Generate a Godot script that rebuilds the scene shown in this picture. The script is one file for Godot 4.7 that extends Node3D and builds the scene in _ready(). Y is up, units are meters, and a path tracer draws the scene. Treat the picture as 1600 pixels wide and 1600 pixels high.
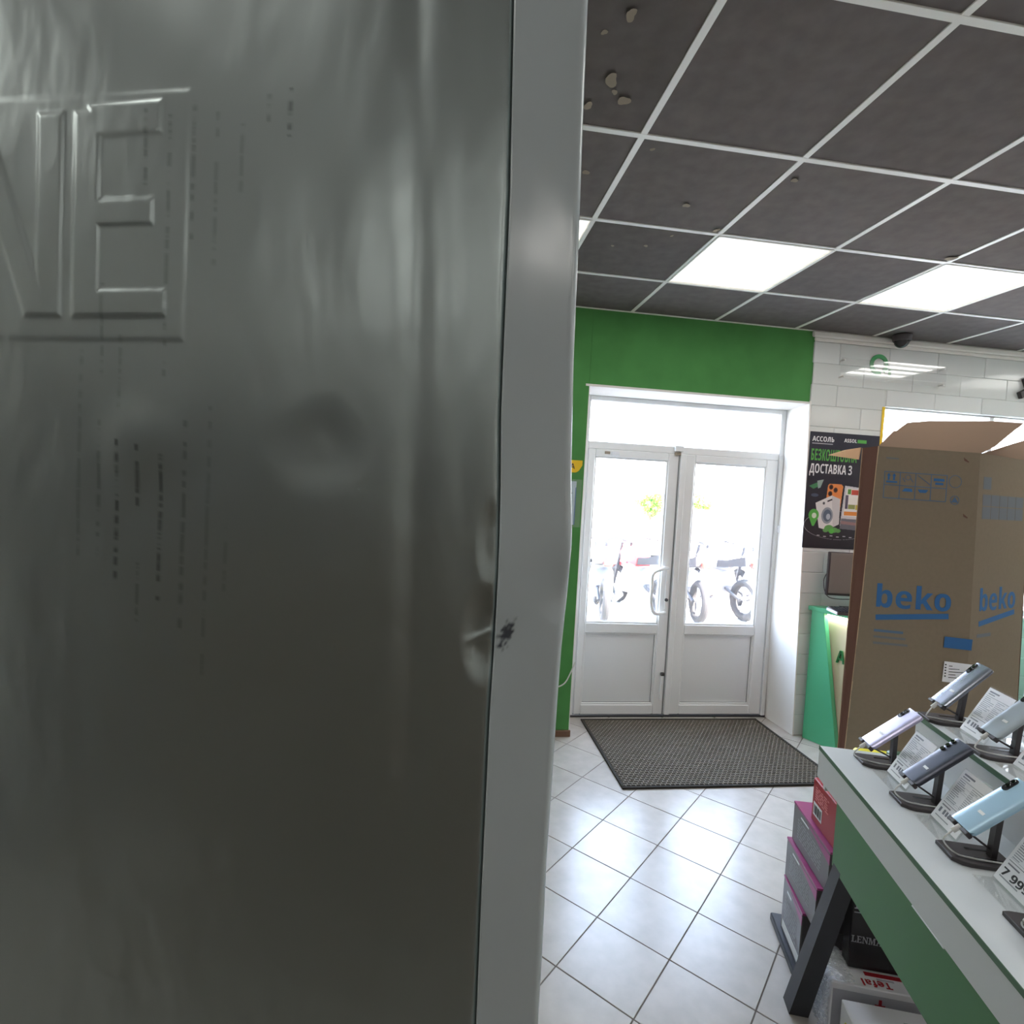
extends Node3D

# ---------------------------------------------------------------- helpers
const TURN := -17.6377          # the display counter and the refrigerator stand at this angle to the room
const CNT := Vector3(1.286, 0, -1.624)   # far aisle corner of the display counter
const CT := 0.902               # height of the counter top
var names := {}
var M := {}
var rng := RandomNumberGenerator.new()

func numbered(called: String) -> String:
	if not names.has(called):
		names[called] = 0
		return called
	names[called] += 1
	return "%s_%03d" % [called, names[called]]

func S(r: float, g: float, b: float, a := 1.0) -> Color:
	return Color(r / 255.0, g / 255.0, b / 255.0, a)

func mat(key: String, c: Color, rough := 0.6, metal := 0.0, spec := 0.5) -> StandardMaterial3D:
	var m := StandardMaterial3D.new()
	m.resource_name = key
	m.albedo_color = c
	m.roughness = rough
	m.metallic = metal
	m.metallic_specular = spec
	M[key] = m
	return m

func glow(key: String, c: Color, e: float) -> StandardMaterial3D:
	var m := mat(key, c, 0.5)
	m.emission_enabled = true
	m.emission = c
	m.emission_energy_multiplier = e
	return m

func noise_tex(freq: float, lo: Color, hi: Color, seed_: int, size := 512, oct := 4, bump := false) -> NoiseTexture2D:
	var n := FastNoiseLite.new()
	n.seed = seed_
	n.frequency = freq
	n.fractal_octaves = oct
	var t := NoiseTexture2D.new()
	t.width = size
	t.height = size
	t.seamless = true
	t.noise = n
	if bump:
		return t
	var g := Gradient.new()
	g.set_color(0, lo)
	g.set_color(1, hi)
	t.color_ramp = g
	return t

func tri_map(m: StandardMaterial3D, scale_: float) -> void:
	m.uv1_triplanar = true
	m.uv1_world_triplanar = true
	m.uv1_scale = Vector3.ONE * scale_

func st_new() -> SurfaceTool:
	var st := SurfaceTool.new()
	st.begin(Mesh.PRIMITIVE_TRIANGLES)
	st.set_smooth_group(-1)
	return st

func tri(st: SurfaceTool, a: Vector3, b: Vector3, c: Vector3, outward: Vector3) -> void:
	if (b - a).cross(c - a).dot(outward) > 0.0:
		var k := b
		b = c
		c = k
	st.add_vertex(a)
	st.add_vertex(b)
	st.add_vertex(c)

func quad(st: SurfaceTool, a: Vector3, b: Vector3, c: Vector3, d: Vector3, outward: Vector3) -> void:
	tri(st, a, b, c, outward)
	tri(st, a, c, d, outward)

# a box with chamfered edges
func box(st: SurfaceTool, lo: Vector3, hi: Vector3, bev := 0.0, xf := Transform3D()) -> void:
	var c := (lo + hi) / 2.0
	var h := (hi - lo) / 2.0
	h = h.abs()
	bev = minf(bev, minf(h.x, minf(h.y, h.z)) * 0.9)
	var v := func(sx: int, sy: int, sz: int, ax: int) -> Vector3:
		var p := Vector3(sx * (h.x - (0.0 if ax == 0 else bev)), sy * (h.y - (0.0 if ax == 1 else bev)), sz * (h.z - (0.0 if ax == 2 else bev)))
		return xf * (c + p)
	var o := xf.basis
	for s in [-1, 1]:
		quad(st, v.call(s, -1, -1, 0), v.call(s, 1, -1, 0), v.call(s, 1, 1, 0), v.call(s, -1, 1, 0), o * Vector3(s, 0, 0))
		quad(st, v.call(-1, s, -1, 1), v.call(1, s, -1, 1), v.call(1, s, 1, 1), v.call(-1, s, 1, 1), o * Vector3(0, s, 0))
		quad(st, v.call(-1, -1, s, 2), v.call(1, -1, s, 2), v.call(1, 1, s, 2), v.call(-1, 1, s, 2), o * Vector3(0, 0, s))
	if bev <= 0.0:
		return
	for a in [-1, 1]:
		for b in [-1, 1]:
			quad(st, v.call(-1, a, b, 1), v.call(1, a, b, 1), v.call(1, a, b, 2), v.call(-1, a, b, 2), o * Vector3(0, a, b))
			quad(st, v.call(a, -1, b, 0), v.call(a, 1, b, 0), v.call(a, 1, b, 2), v.call(a, -1, b, 2), o * Vector3(a, 0, b))
			quad(st, v.call(a, b, -1, 0), v.call(a, b, 1, 0), v.call(a, b, 1, 1), v.call(a, b, -1, 1), o * Vector3(a, b, 0))
			for d in [-1, 1]:
				tri(st, v.call(a, b, d, 0), v.call(a, b, d, 1), v.call(a, b, d, 2), o * Vector3(a, b, d))

# a solid between two four-cornered faces (same order)
func hexa(st: SurfaceTool, p: Array, q: Array) -> void:
	var c := Vector3.ZERO
	for x in p + q:
		c += x / 8.0
	var f := func(a: Vector3, b: Vector3, d: Vector3, e: Vector3) -> void:
		quad(st, a, b, d, e, (a + b + d + e) / 4.0 - c)
	f.call(p[0], p[1], p[2], p[3])
	f.call(q[0], q[1], q[2], q[3])
	for i in 4:
		var j := (i + 1) % 4
		f.call(p[i], p[j], q[j], q[i])

# an outline in the local xy plane pushed out along z, with an optional chamfer on the front
func prism(st: SurfaceTool, pts: PackedVector2Array, z0: float, z1: float, xf := Transform3D(), bev := 0.0) -> void:
	var idx := Geometry2D.triangulate_polygon(pts)
	var inner := pts
	if bev > 0.0:
		var off := Geometry2D.offset_polygon(pts, -bev, Geometry2D.JOIN_MITER)
		if off.size() == 1 and off[0].size() == pts.size():
			inner = off[0]
			# match the vertex order
			var best := 0
			for k in inner.size():
				if inner[k].distance_to(pts[0]) < inner[best].distance_to(pts[0]):
					best = k
			var re := PackedVector2Array()
			for k in inner.size():
				re.append(inner[(best + k) % inner.size()])
			inner = re
		else:
			bev = 0.0
	var iidx := Geometry2D.triangulate_polygon(inner)
	var up := xf.basis * Vector3(0, 0, 1)
	for i in range(0, iidx.size(), 3):
		tri(st, xf * Vector3(inner[iidx[i]].x, inner[iidx[i]].y, z1), xf * Vector3(inner[iidx[i + 1]].x, inner[iidx[i + 1]].y, z1), xf * Vector3(inner[iidx[i + 2]].x, inner[iidx[i + 2]].y, z1), up)
	for i in range(0, idx.size(), 3):
		tri(st, xf * Vector3(pts[idx[i]].x, pts[idx[i]].y, z0), xf * Vector3(pts[idx[i + 1]].x, pts[idx[i + 1]].y, z0), xf * Vector3(pts[idx[i + 2]].x, pts[idx[i + 2]].y, z0), -up)
	var ccw := not Geometry2D.is_polygon_clockwise(pts)
	for i in pts.size():
		var a := pts[i]
		var b := pts[(i + 1) % pts.size()]
		var n2 := Vector2(b.y - a.y, a.x - b.x) * (1.0 if ccw else -1.0)
		var o := xf.basis * Vector3(n2.x, n2.y, 0)
		quad(st, xf * Vector3(a.x, a.y, z0), xf * Vector3(b.x, b.y, z0), xf * Vector3(b.x, b.y, z1 - bev), xf * Vector3(a.x, a.y, z1 - bev), o)
		if bev > 0.0:
			var ia := inner[i]
			var ib := inner[(i + 1) % inner.size()]
			quad(st, xf * Vector3(a.x, a.y, z1 - bev), xf * Vector3(b.x, b.y, z1 - bev), xf * Vector3(ib.x, ib.y, z1), xf * Vector3(ia.x, ia.y, z1), o + up * 0.5)

func trin(st: SurfaceTool, p: Array, n: Array) -> void:
	var a: Vector3 = p[0]
	var b: Vector3 = p[1]
	var c: Vector3 = p[2]
	var k := [0, 1, 2]
	if (b - a).cross(c - a).dot(n[0] + n[1] + n[2]) > 0.0:
		k = [0, 2, 1]
	for i in k:
		st.set_normal(n[i])
		st.add_vertex(p[i])

# smooth pieces (they bring their own normals): keep them in a SurfaceTool of their own
func tube(st: SurfaceTool, path: Array, r: float, sides := 8) -> void:
	var rings := []
	var norms := []
	var ref := Vector3(0.13, 0.98, 0.21)
	for i in path.size():
		var d: Vector3 = (path[mini(i + 1, path.size() - 1)] - path[maxi(i - 1, 0)]).normalized()
		var u := d.cross(ref)
		if u.length() < 0.05:
			u = d.cross(Vector3(1, 0, 0))
		u = u.normalized()
		var w := d.cross(u).normalized()
		var ring := []
		var nr := []
		for k in sides:
			var an := TAU * k / sides
			var nn := u * cos(an) + w * sin(an)
			nr.append(nn)
			ring.append(path[i] + nn * r)
		rings.append(ring)
		norms.append(nr)
	for i in path.size() - 1:
		for k in sides:
			var j := (k + 1) % sides
			trin(st, [rings[i][k], rings[i][j], rings[i + 1][j]], [norms[i][k], norms[i][j], norms[i + 1][j]])
			trin(st, [rings[i][k], rings[i + 1][j], rings[i + 1][k]], [norms[i][k], norms[i + 1][j], norms[i + 1][k]])
	for e in [0, path.size() - 1]:
		var dd: Vector3 = (path[0] - path[1]) if e == 0 else (path[e] - path[e - 1])
		dd = dd.normalized()
		for k in range(1, sides - 1):
			trin(st, [rings[e][0], rings[e][k], rings[e][k + 1]], [dd, dd, dd])

func bend(pts: Array, n := 8) -> Array:      # a smooth line through the points
	var c := Curve3D.new()
	for i in pts.size():
		var t: Vector3 = (pts[mini(i + 1, pts.size() - 1)] - pts[maxi(i - 1, 0)]) / 6.0
		c.add_point(pts[i], -t, t)
	var out := []
	for i in pts.size() - 1:
		for k in n:
			out.append(c.sample(i, float(k) / n))
	out.append(pts[-1])
	return out

# turned round the local y axis: profile of Vector2(radius, height)
func lathe(st: SurfaceTool, prof: Array, xf := Transform3D(), sides := 24) -> void:
	for i in prof.size() - 1:
		var a: Vector2 = prof[i]
		var b: Vector2 = prof[i + 1]
		var d := b - a
		var n2 := Vector2(d.y, -d.x).normalized()
		for k in sides:
			var p := []
			var n := []
			for e in [[a, k], [b, k], [b, k + 1], [a, k + 1]]:
				var an: float = TAU * e[1] / sides
				p.append(xf * Vector3(e[0].x * cos(an), e[0].y, e[0].x * sin(an)))
				n.append((xf.basis * Vector3(n2.x * cos(an), n2.y, n2.x * sin(an))).normalized())
			trin(st, [p[0], p[1], p[2]], [n[0], n[1], n[2]])
			trin(st, [p[0], p[2], p[3]], [n[0], n[2], n[3]])

func commit(st: SurfaceTool, smooth := false) -> ArrayMesh:
	if not smooth:
		st.generate_normals()
	return st.commit()

func obj(called: String, mesh: Mesh, m: Material, parent: Node = null) -> MeshInstance3D:
	var o := MeshInstance3D.new()
	o.mesh = mesh
	o.material_override = m
	if parent == null:
		o.name = numbered(called)
		add_child(o, true)
	else:
		o.name = called
		parent.add_child(o, true)
	return o

func obox(called: String, lo: Vector3, hi: Vector3, m: Material, parent: Node = null, bev := 0.002) -> MeshInstance3D:
	var st := st_new()
	box(st, lo, hi, bev)
	return obj(called, commit(st), m, parent)

func thing(called: String, label: String, category: String, at := Vector3.ZERO, turn := 0.0, group := "", kind := "") -> Node3D:
	var o := Node3D.new()
	o.name = numbered(called)
	add_child(o)
	o.position = at
	o.rotation_degrees.y = turn
	tag(o, label, category, group, kind)
	return o

func tag(o: Node, label: String, category := "", group := "", kind := "") -> Node:
	if label:
		o.set_meta("label", label)
	if category:
		o.set_meta("category", category)
	if group:
		o.set_meta("group", group)
	if kind:
		o.set_meta("kind", kind)
	return o

# a point on the counter: n inwards from the aisle edge, y above the floor, t along it towards the viewer
func cp(n: float, y: float, t: float) -> Vector3:
	return CNT + Basis(Vector3.UP, deg_to_rad(TURN)) * Vector3(n, y, t)

func lettering(parent: Node, text: String, w: float, h: float, m: Material, xf: Transform3D, bold := true, depth := 0.0008, called := "lettering", face := "Droid Sans") -> MeshInstance3D:
	var tm := TextMesh.new()
	var f := SystemFont.new()
	f.font_names = PackedStringArray([face])
	f.font_weight = 700 if bold else 400
	tm.font = f
	tm.text = text
	tm.font_size = 64
	tm.pixel_size = 0.01
	tm.depth = 0.02
	tm.curve_step = 1.5
	var ab := tm.get_aabb()
	var sc := Vector3(w / ab.size.x, h / ab.size.y, depth / 0.02)
	var o := obj(called, tm, m, parent)
	var loc := Transform3D(Basis.from_scale(sc), Vector3(-ab.position.x * sc.x, -ab.position.y * sc.y, depth / 2.0))
	o.transform = xf * loc
	return o

func strip_mesh(called: String, a: Vector3, b: Vector3, width: float, m: Material, parent: Node, xf: Transform3D, th := 0.0008) -> MeshInstance3D:
	var st := st_new()
	var d := (b - a).normalized()
	var s := Vector3(-d.y, d.x, 0) * width / 2.0
	var z := Vector3(0, 0, th)
	hexa(st, [xf * (a - s), xf * (b - s), xf * (b + s), xf * (a + s)], [xf * (a - s + z), xf * (b - s + z), xf * (b + s + z), xf * (a + s + z)])
	return obj(called, commit(st), m, parent)

# a flat sheet whose front (+z) shows a whole texture
func sheet(w: float, h: float, th: float) -> ArrayMesh:
	var st := SurfaceTool.new()
	st.begin(Mesh.PRIMITIVE_TRIANGLES)
	var f := func(p: Array, uv: Array, n: Vector3) -> void:
		for k in [0, 2, 1, 0, 3, 2]:
			st.set_normal(n)
			st.set_uv(uv[k])
			st.add_vertex(p[k])
	var x := w / 2.0
	f.call([Vector3(-x, 0, th), Vector3(x, 0, th), Vector3(x, h, th), Vector3(-x, h, th)], [Vector2(0, 1), Vector2(1, 1), Vector2(1, 0), Vector2(0, 0)], Vector3(0, 0, 1))
	var w0 := Vector2(0.01, 0.01)
	f.call([Vector3(x, 0, 0), Vector3(-x, 0, 0), Vector3(-x, h, 0), Vector3(x, h, 0)], [w0, w0, w0, w0], Vector3(0, 0, -1))
	f.call([Vector3(-x, h, th), Vector3(x, h, th), Vector3(x, h, 0), Vector3(-x, h, 0)], [w0, w0, w0, w0], Vector3(0, 1, 0))
	f.call([Vector3(x, 0, th), Vector3(x, 0, 0), Vector3(x, h, 0), Vector3(x, h, th)], [w0, w0, w0, w0], Vector3(1, 0, 0))
	f.call([Vector3(-x, 0, 0), Vector3(-x, 0, th), Vector3(-x, h, th), Vector3(-x, h, 0)], [w0, w0, w0, w0], Vector3(-1, 0, 0))
	return st.commit()

func img_poly(im: Image, pts: Array, c: Color) -> void:
	var lo := 1e9
	var hi := -1e9
	for p in pts:
		lo = minf(lo, p.y)
		hi = maxf(hi, p.y)
	for y in range(maxi(0, int(lo)), mini(im.get_height() - 1, int(hi)) + 1):
		var xs := []
		for i in pts.size():
			var a: Vector2 = pts[i]
			var b: Vector2 = pts[(i + 1) % pts.size()]
			if (a.y <= y + 0.5) != (b.y <= y + 0.5):
				xs.append(a.x + (y + 0.5 - a.y) / (b.y - a.y) * (b.x - a.x))
		xs.sort()
		for k in range(0, xs.size() - 1, 2):
			var x0 := clampi(int(round(xs[k])), 0, im.get_width())
			var x1 := clampi(int(round(xs[k + 1])), 0, im.get_width())
			if x1 > x0:
				im.fill_rect(Rect2i(x0, y, x1 - x0, 1), c)

func img_disc(im: Image, c: Vector2, rx: float, ry: float, col: Color) -> void:
	var pts := []
	for k in 40:
		pts.append(c + Vector2(cos(TAU * k / 40), 0) * rx + Vector2(0, sin(TAU * k / 40)) * ry)
	img_poly(im, pts, col)

func img_mat(key: String, im: Image, rough := 0.4) -> StandardMaterial3D:
	var m := mat(key, Color.WHITE, rough)
	m.albedo_texture = ImageTexture.create_from_image(im)
	m.texture_repeat = false
	return m

# ---------------------------------------------------------------- scene
func _ready() -> void:
	rng.seed = 7
	var cam := Camera3D.new()
	cam.name = "camera"
	cam.transform = Transform3D(Basis(Vector3(0.989727, 0.054758, 0.13207), Vector3(-0.048569, 0.997586, -0.049637), Vector3(-0.134469, 0.042713, 0.989997)).orthonormalized(), Vector3(0, 1.692, 0))
	cam.fov = 85.866
	cam.near = 0.02
	cam.far = 300.0
	add_child(cam)
	cam.current = true
	var we := WorldEnvironment.new()
	we.name = "environment"
	var env := Environment.new()
	var sky := Sky.new()
	var sm := ProceduralSkyMaterial.new()
	sm.sky_top_color = Color(0.72, 0.8, 0.92)
	sm.sky_horizon_color = Color(0.93, 0.95, 0.97)
	sm.ground_bottom_color = Color(0.6, 0.6, 0.58)
	sm.ground_horizon_color = Color(0.9, 0.9, 0.9)
	sm.sun_angle_max = 1.0
	sky.sky_material = sm
	env.background_mode = Environment.BG_SKY
	env.sky = sky
	env.background_energy_multiplier = 24.0
	env.ambient_light_source = Environment.AMBIENT_SOURCE_DISABLED
	env.reflected_light_source = Environment.REFLECTION_SOURCE_SKY
	env.tonemap_mode = Environment.TONE_MAPPER_LINEAR
	env.tonemap_exposure = 1.0
	env.sdfgi_enabled = true
	env.ssao_enabled = true
	env.ssil_enabled = true
	we.environment = env
	add_child(we)
	var sun := DirectionalLight3D.new()
	sun.name = "sun"
	sun.light_color = Color(1.0, 0.96, 0.9)
	sun.light_energy = 30.0
	sun.light_angular_distance = 0.6
	sun.shadow_enabled = true
	sun.rotation_degrees = Vector3(-52, 20, 0)
	add_child(sun)

	materials()
	room()
	entrance()
	window_front()
	street()
	refrigerator()
	counter()
	under_counter()
	carton()
	desk()
	wall_items()
	behind_viewer()
	tall_cabinet()

var LAMP_E := 0.40

func materials() -> void:
	var m := mat("ceiling_tile", S(120, 113, 111), 0.95, 0.0, 0.2)
	m.albedo_texture = noise_tex(0.012, Color(0.9, 0.9, 0.9), Color(1, 1, 1), 3)
	tri_map(m, 1.6)
	M["ceiling_tile_b"] = m.duplicate()
	M["ceiling_tile_b"].albedo_color = S(116, 109, 107)
	M["ceiling_tile_c"] = m.duplicate()
	M["ceiling_tile_c"].albedo_color = S(124, 117, 115)
	mat("rail", S(248, 246, 240), 0.4)
	mat("chip", S(150, 138, 122), 0.9)
	m = mat("green_wall", S(84, 148, 82), 0.75, 0.0, 0.3)
	m.albedo_texture = noise_tex(0.01, Color(0.94, 0.94, 0.94), Color(1, 1, 1), 5)
	m.heightmap_enabled = false
	tri_map(m, 0.8)
	m = mat("white_wall", S(240, 238, 233), 0.8)
	mat("brick_a", S(222, 226, 224), 0.12)
	mat("brick_b", S(217, 221, 219), 0.12)
	mat("brick_c", S(225, 229, 228), 0.12)
	mat("brick_joint", S(206, 209, 207), 0.7)
	mat("pvc", S(242, 244, 244), 0.3)
	mat("pvc_panel", S(236, 239, 240), 0.35)
	mat("gasket", S(84, 86, 88), 0.7)
	mat("seal", S(140, 142, 144), 0.6)
	mat("baseboard", S(112, 82, 62), 0.5)
	mat("grout", S(112, 106, 100), 0.95)
	for k in 4:
		var c: float = [196.0, 192.0, 199.0, 194.0][k]
		m = mat("floor_tile_%d" % k, S(c, c - 6, c - 13), 0.25, 0.0, 0.55)
		m.albedo_texture = noise_tex(0.012, Color(0.93, 0.93, 0.925), Color(1, 1, 1), 20 + k)
		tri_map(m, 1.3)
	mat("mat_rubber", S(116, 110, 100), 0.85)
	mat("mat_base", S(50, 47, 43), 0.95)
	var g := mat("glass", Color(0.96, 0.98, 1.0, 0.06), 0.0)
	g.transparency = BaseMaterial3D.TRANSPARENCY_ALPHA
	g = mat("frosted", Color(0.95, 0.95, 0.95, 0.45), 0.6)
	g.transparency = BaseMaterial3D.TRANSPARENCY_ALPHA
	g = mat("acrylic", Color(0.95, 0.98, 0.98, 0.05), 0.0)
	g.transparency = BaseMaterial3D.TRANSPARENCY_ALPHA
	glow("lamp_face", Color(1, 0.985, 0.96), 1.1)
	mat("black_plastic", S(66, 61, 63), 0.45)
	mat("black_gloss", S(36, 35, 38), 0.2)
	mat("dark_grey_metal", S(56, 57, 63), 0.45, 0.3)
	mat("counter_white", S(220, 227, 231), 0.35)
	mat("counter_apron", S(212, 214, 214), 0.4)
	mat("counter_green", S(70, 104, 78), 0.45)
	mat("skirt_green", S(74, 124, 80), 0.5)
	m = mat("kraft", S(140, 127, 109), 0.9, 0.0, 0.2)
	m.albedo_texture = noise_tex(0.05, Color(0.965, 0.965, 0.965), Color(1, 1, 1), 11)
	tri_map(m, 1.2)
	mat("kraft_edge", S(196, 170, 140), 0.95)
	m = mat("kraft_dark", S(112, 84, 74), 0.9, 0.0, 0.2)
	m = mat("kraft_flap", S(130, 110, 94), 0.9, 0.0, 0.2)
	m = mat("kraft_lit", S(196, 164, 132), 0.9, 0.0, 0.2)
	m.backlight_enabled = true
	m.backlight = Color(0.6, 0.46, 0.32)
	mat("print_blue", S(48, 104, 160), 0.8)
	mat("print_faint", S(112, 116, 122), 0.85)
	mat("print_pale_blue", S(86, 112, 142), 0.85)
	mat("print_white", S(236, 238, 240), 0.5)
	mat("print_green", S(86, 170, 72), 0.5)
	mat("print_dark", S(40, 40, 44), 0.6)
	mat("paper", S(240, 242, 246), 0.6)
	mat("desk_green", S(84, 180, 134), 0.4)
	mat("desk_cream", S(236, 228, 198), 0.5)
	mat("letter_green", S(38, 120, 66), 0.5)
	mat("sign_green", S(46, 150, 84), 0.35)
	mat("cable_white", S(225, 225, 222), 0.5)
	mat("red", S(164, 26, 38), 0.4)
	mat("magenta", S(158, 58, 118), 0.35)
	mat("chrome", S(200, 200, 205), 0.15, 1.0)

func room() -> void:
	# ceiling: dark mineral tiles in a white grid
	var H := 2.922
	var X0 := 0.635
	var Z0 := -3.0743
	var c := thing("ceiling", "dark grey suspended tile ceiling with white grid rails", "ceiling", Vector3(0, H, 0), 0.0, "", "structure")
	obox("slab", Vector3(-3.2, 0.16, -4.1), Vector3(5.8, 0.3, 4.2), M.white_wall, c, 0.0)
	var st := st_new()
	var d := 0.0
	for b in range(-7, 9):
		var x := X0 + 0.6 * b
		if x > -3.0 and x < 5.6:
			obox("grid_rail", Vector3(x - 0.012, 0, -3.65), Vector3(x + 0.012, 0.03, 4.0), M.rail, c, 0.001)
	for a in range(-1, 13):
		var z := Z0 + 0.6 * a
		if a >= 0 and z < 4.0:
			obox("grid_rail", Vector3(-3.0, -0.0006, z - 0.012), Vector3(5.6, 0.03, z + 0.012), M.rail, c, 0.001)
	obox("edge_rail", Vector3(-3.0, 0, -3.65), Vector3(5.6, 0.03, -3.632), M.rail, c, 0.001)
	var mats := [M.ceiling_tile, M.ceiling_tile_b, M.ceiling_tile_c]
	var chips := {}
	for b in range(-7, 9):
		for a in range(0, 13):
			var lx := maxf(X0 + 0.6 * b, -3.0)
			var hx := minf(X0 + 0.6 * (b + 1), 5.6)
			var lz := maxf(Z0 + 0.6 * (a - 1), -3.65)
			var hz := minf(Z0 + 0.6 * a, 4.0)
			if hx - lx < 0.05 or hz - lz < 0.05:
				continue
			if posmod(b, 2) == 1 and a in [1, 5, 9] and b <= 7:
				lamp(Vector3((lx + hx) / 2.0, H, (lz + hz) / 2.0), b, a)
				continue
			var t := obox("ceiling_tile", Vector3(lx + 0.001, 0.004, lz + 0.001), Vector3(hx - 0.001, 0.02, hz - 0.001), mats[rng.randi() % 3], c, 0.001)
			chips[Vector2i(b, a)] = t
	# flaked spots where the pale core of a tile shows
	var spots := [[0.45, -1.645, 0.021], [0.515, -1.72, 0.018], [0.475, -1.69, 0.009], [0.412, -1.765, 0.014], [0.43, -1.42, 0.015], [0.379, -1.483, 0.008], [0.502, -2.12, 0.013], [0.975, -2.258, 0.014], [0.693, -1.931, 0.008], [2.405, -2.42, 0.022], [1.283, -1.992, 0.012], [1.20, -2.43, 0.014], [0.953, -2.66, 0.01], [1.03, -2.53, 0.007], [0.796, -2.70, 0.008]]
	for s in spots:
		var k := Vector2i(int(floor((s[0] - X0) / 0.6)), int(floor((s[1] - Z0) / 0.6)) + 1)
		if not chips.has(k):
			continue
		var pts := PackedVector2Array()
		for i in 19:
			var an: float = TAU * i / 19
			var r: float = s[2] * (rng.randf_range(0.9, 1.02) + 0.2 * sin(2.0 * an + s[0] * 40.0) + 0.12 * sin(3.0 * an + s[1] * 50.0))
			pts.append(Vector2(s[0], -s[1]) + Vector2(cos(TAU * i / 19) * r, sin(TAU * i / 19) * r * 1.2))
		st = st_new()
		prism(st, pts, -0.004, -0.0034, Transform3D(Basis(Vector3.RIGHT, -PI / 2), Vector3(0, 0.0005, 0)))
		obj("flaked_spot", commit(st), M.chip, chips[k])
	# floor
	var f := thing("floor", "cream square floor tiles laid diagonally with dark grout", "floor", Vector3.ZERO, 0.0, "", "structure")
	obox("grout_bed", Vector3(-3.2, -0.15, -4.1), Vector3(5.8, -0.0025, 4.2), M.grout, f, 0.0)
	var meshes := []
	for k in 2:
		st = st_new()
		box(st, Vector3(0.0019, -0.012, 0.0019), Vector3(0.298, 0.0, 0.298), 0.0012)
		meshes.append(commit(st))
	st = st_new()
	var B := Basis(Vector3.UP, deg_to_rad(-45.47))
	var O := Vector3(0.9254, 0, -2.2637)
	var s_ := 0.29985
	for i in range(-30, 31):
		for j in range(-30, 31):
			var p := O + B * Vector3(i * s_, 0, j * s_)
			var mid := p + B * Vector3(0.15, 0, 0.15)
			if mid.x < -2.85 or mid.x > 5.45 or mid.z < -4.02 or mid.z > 3.85:
				continue
			if mid.x > -0.5 and mid.x < 3.6 and mid.z < -0.55:
				var o := obj("floor_tile", meshes[0], M["floor_tile_%d" % (rng.randi() % 4)], f)
				o.transform = Transform3D(B, p + Vector3(0, rng.randf_range(-0.0004, 0.0004), 0))
			else:
				box(st, Vector3(0.0019, -0.012, 0.0019), Vector3(0.298, 0.0, 0.298), 0.0, Transform3D(B, p))
	tag(obj("floor_tiles_elsewhere", commit(st), M.floor_tile_0, f), "", "", "", "stuff")
	# other walls
	tag(obox("wall_left", Vector3(-3.15, 0, -4.1), Vector3(-3.0, 3.05, 4.15), M.white_wall, null, 0.0), "plain white side wall behind the refrigerator", "wall", "", "structure")
	tag(obox("wall_right", Vector3(5.6, 0, -4.1), Vector3(5.75, 3.05, 4.15), M.white_wall, null, 0.0), "plain white side wall past the window", "wall", "", "structure")
	tag(obox("wall_back", Vector3(-3.0, 0, 4.0), Vector3(5.6, 3.05, 4.15), M.white_wall, null, 0.0), "plain white wall behind the viewer", "wall", "", "structure")
	# front wall
	var w := thing("wall_front", "street wall, green paint round the door and white brick tiles round the window", "wall", Vector3.ZERO, 0.0, "", "structure")
	var za := -4.1
	var zb := -3.65
	obox("green_plaster", Vector3(-3.0, 0, za), Vector3(0.975, 2.95, zb), M.green_wall, w, 0.003)
	st = st_new()
	box(st, Vector3(0.9745, 2.42, za), Vector3(2.60, 2.95, zb), 0.0)
	obj("green_plaster", commit(st), M.green_wall, w)
	obox("core", Vector3(2.67, 0, za), Vector3(3.175, 2.95, zb + 0.006), M.brick_joint, w, 0.0)
	obox("core", Vector3(3.175, 0, za), Vector3(5.1, 0.9, zb + 0.006), M.brick_joint, w, 0.0)
	obox("core", Vector3(2.6, 2.435, za), Vector3(5.1, 2.95, zb + 0.006), M.brick_joint, w, 0.0)
	obox("core", Vector3(5.1, 0, za), Vector3(5.6, 2.95, zb + 0.006), M.brick_joint, w, 0.0)
	# splayed white reveal and soffit of the door recess
	st = st_new()
	hexa(st, [Vector3(2.652, 0, zb + 0.013), Vector3(2.662, 0, zb + 0.013), Vector3(2.69, 0, za), Vector3(2.635, 0, za)], [Vector3(2.588, 2.43, zb + 0.013), Vector3(2.598, 2.43, zb + 0.013), Vector3(2.70, 2.43, za), Vector3(2.66, 2.43, za)])
	obj("reveal", commit(st), M.white_wall, w)
	obox("soffit", Vector3(0.95, 2.41, za), Vector3(2.66, 2.425, zb + 0.004), M.white_wall, w, 0.001)
	obox("reveal", Vector3(0.96, 0, za), Vector3(0.979, 2.42, zb - 0.002), M.white_wall, w, 0.001)
	# white bevelled wall tiles, half bond
	var bm := [M.brick_a, M.brick_b, M.brick_c]
	for r in 19:
		var y0 := 0.003 + 0.15 * r
		var y1 := minf(y0 + 0.15, 2.853)
		var off := 0.2 if r % 2 == 0 else 0.0
		for k in range(-2, 9):
			var x0 := 2.994 + 0.395 * k - off
			var x1 := x0 + 0.395
			x0 = maxf(x0, lerpf(2.655, 2.592, clampf((y0 + y1) / 4.86, 0, 1)))
			var yb := y0
			if x0 >= 3.17 and y0 < 2.436 and y1 > 2.44:
				yb = 2.436
			elif x0 < 3.175 and x1 > 3.19 and y0 < 2.436 and y1 > 2.44:
				x1 = 3.175
			elif y0 < 2.42 and y1 > 0.91:
				x1 = minf(x1, 3.175) if x0 < 3.175 else x1
				if x0 >= 3.17 and x0 < 5.1:
					x0 = maxf(x0, 5.1)
			x1 = minf(x1, 5.6)
			if x1 - x0 < 0.03:
				continue
			obox("brick", Vector3(x0 + 0.0003, yb + 0.0003, zb - 0.004), Vector3(x1 - 0.0003, y1 - 0.0003, zb + 0.012), bm[rng.randi() % 3], w, 0.004)
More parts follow.
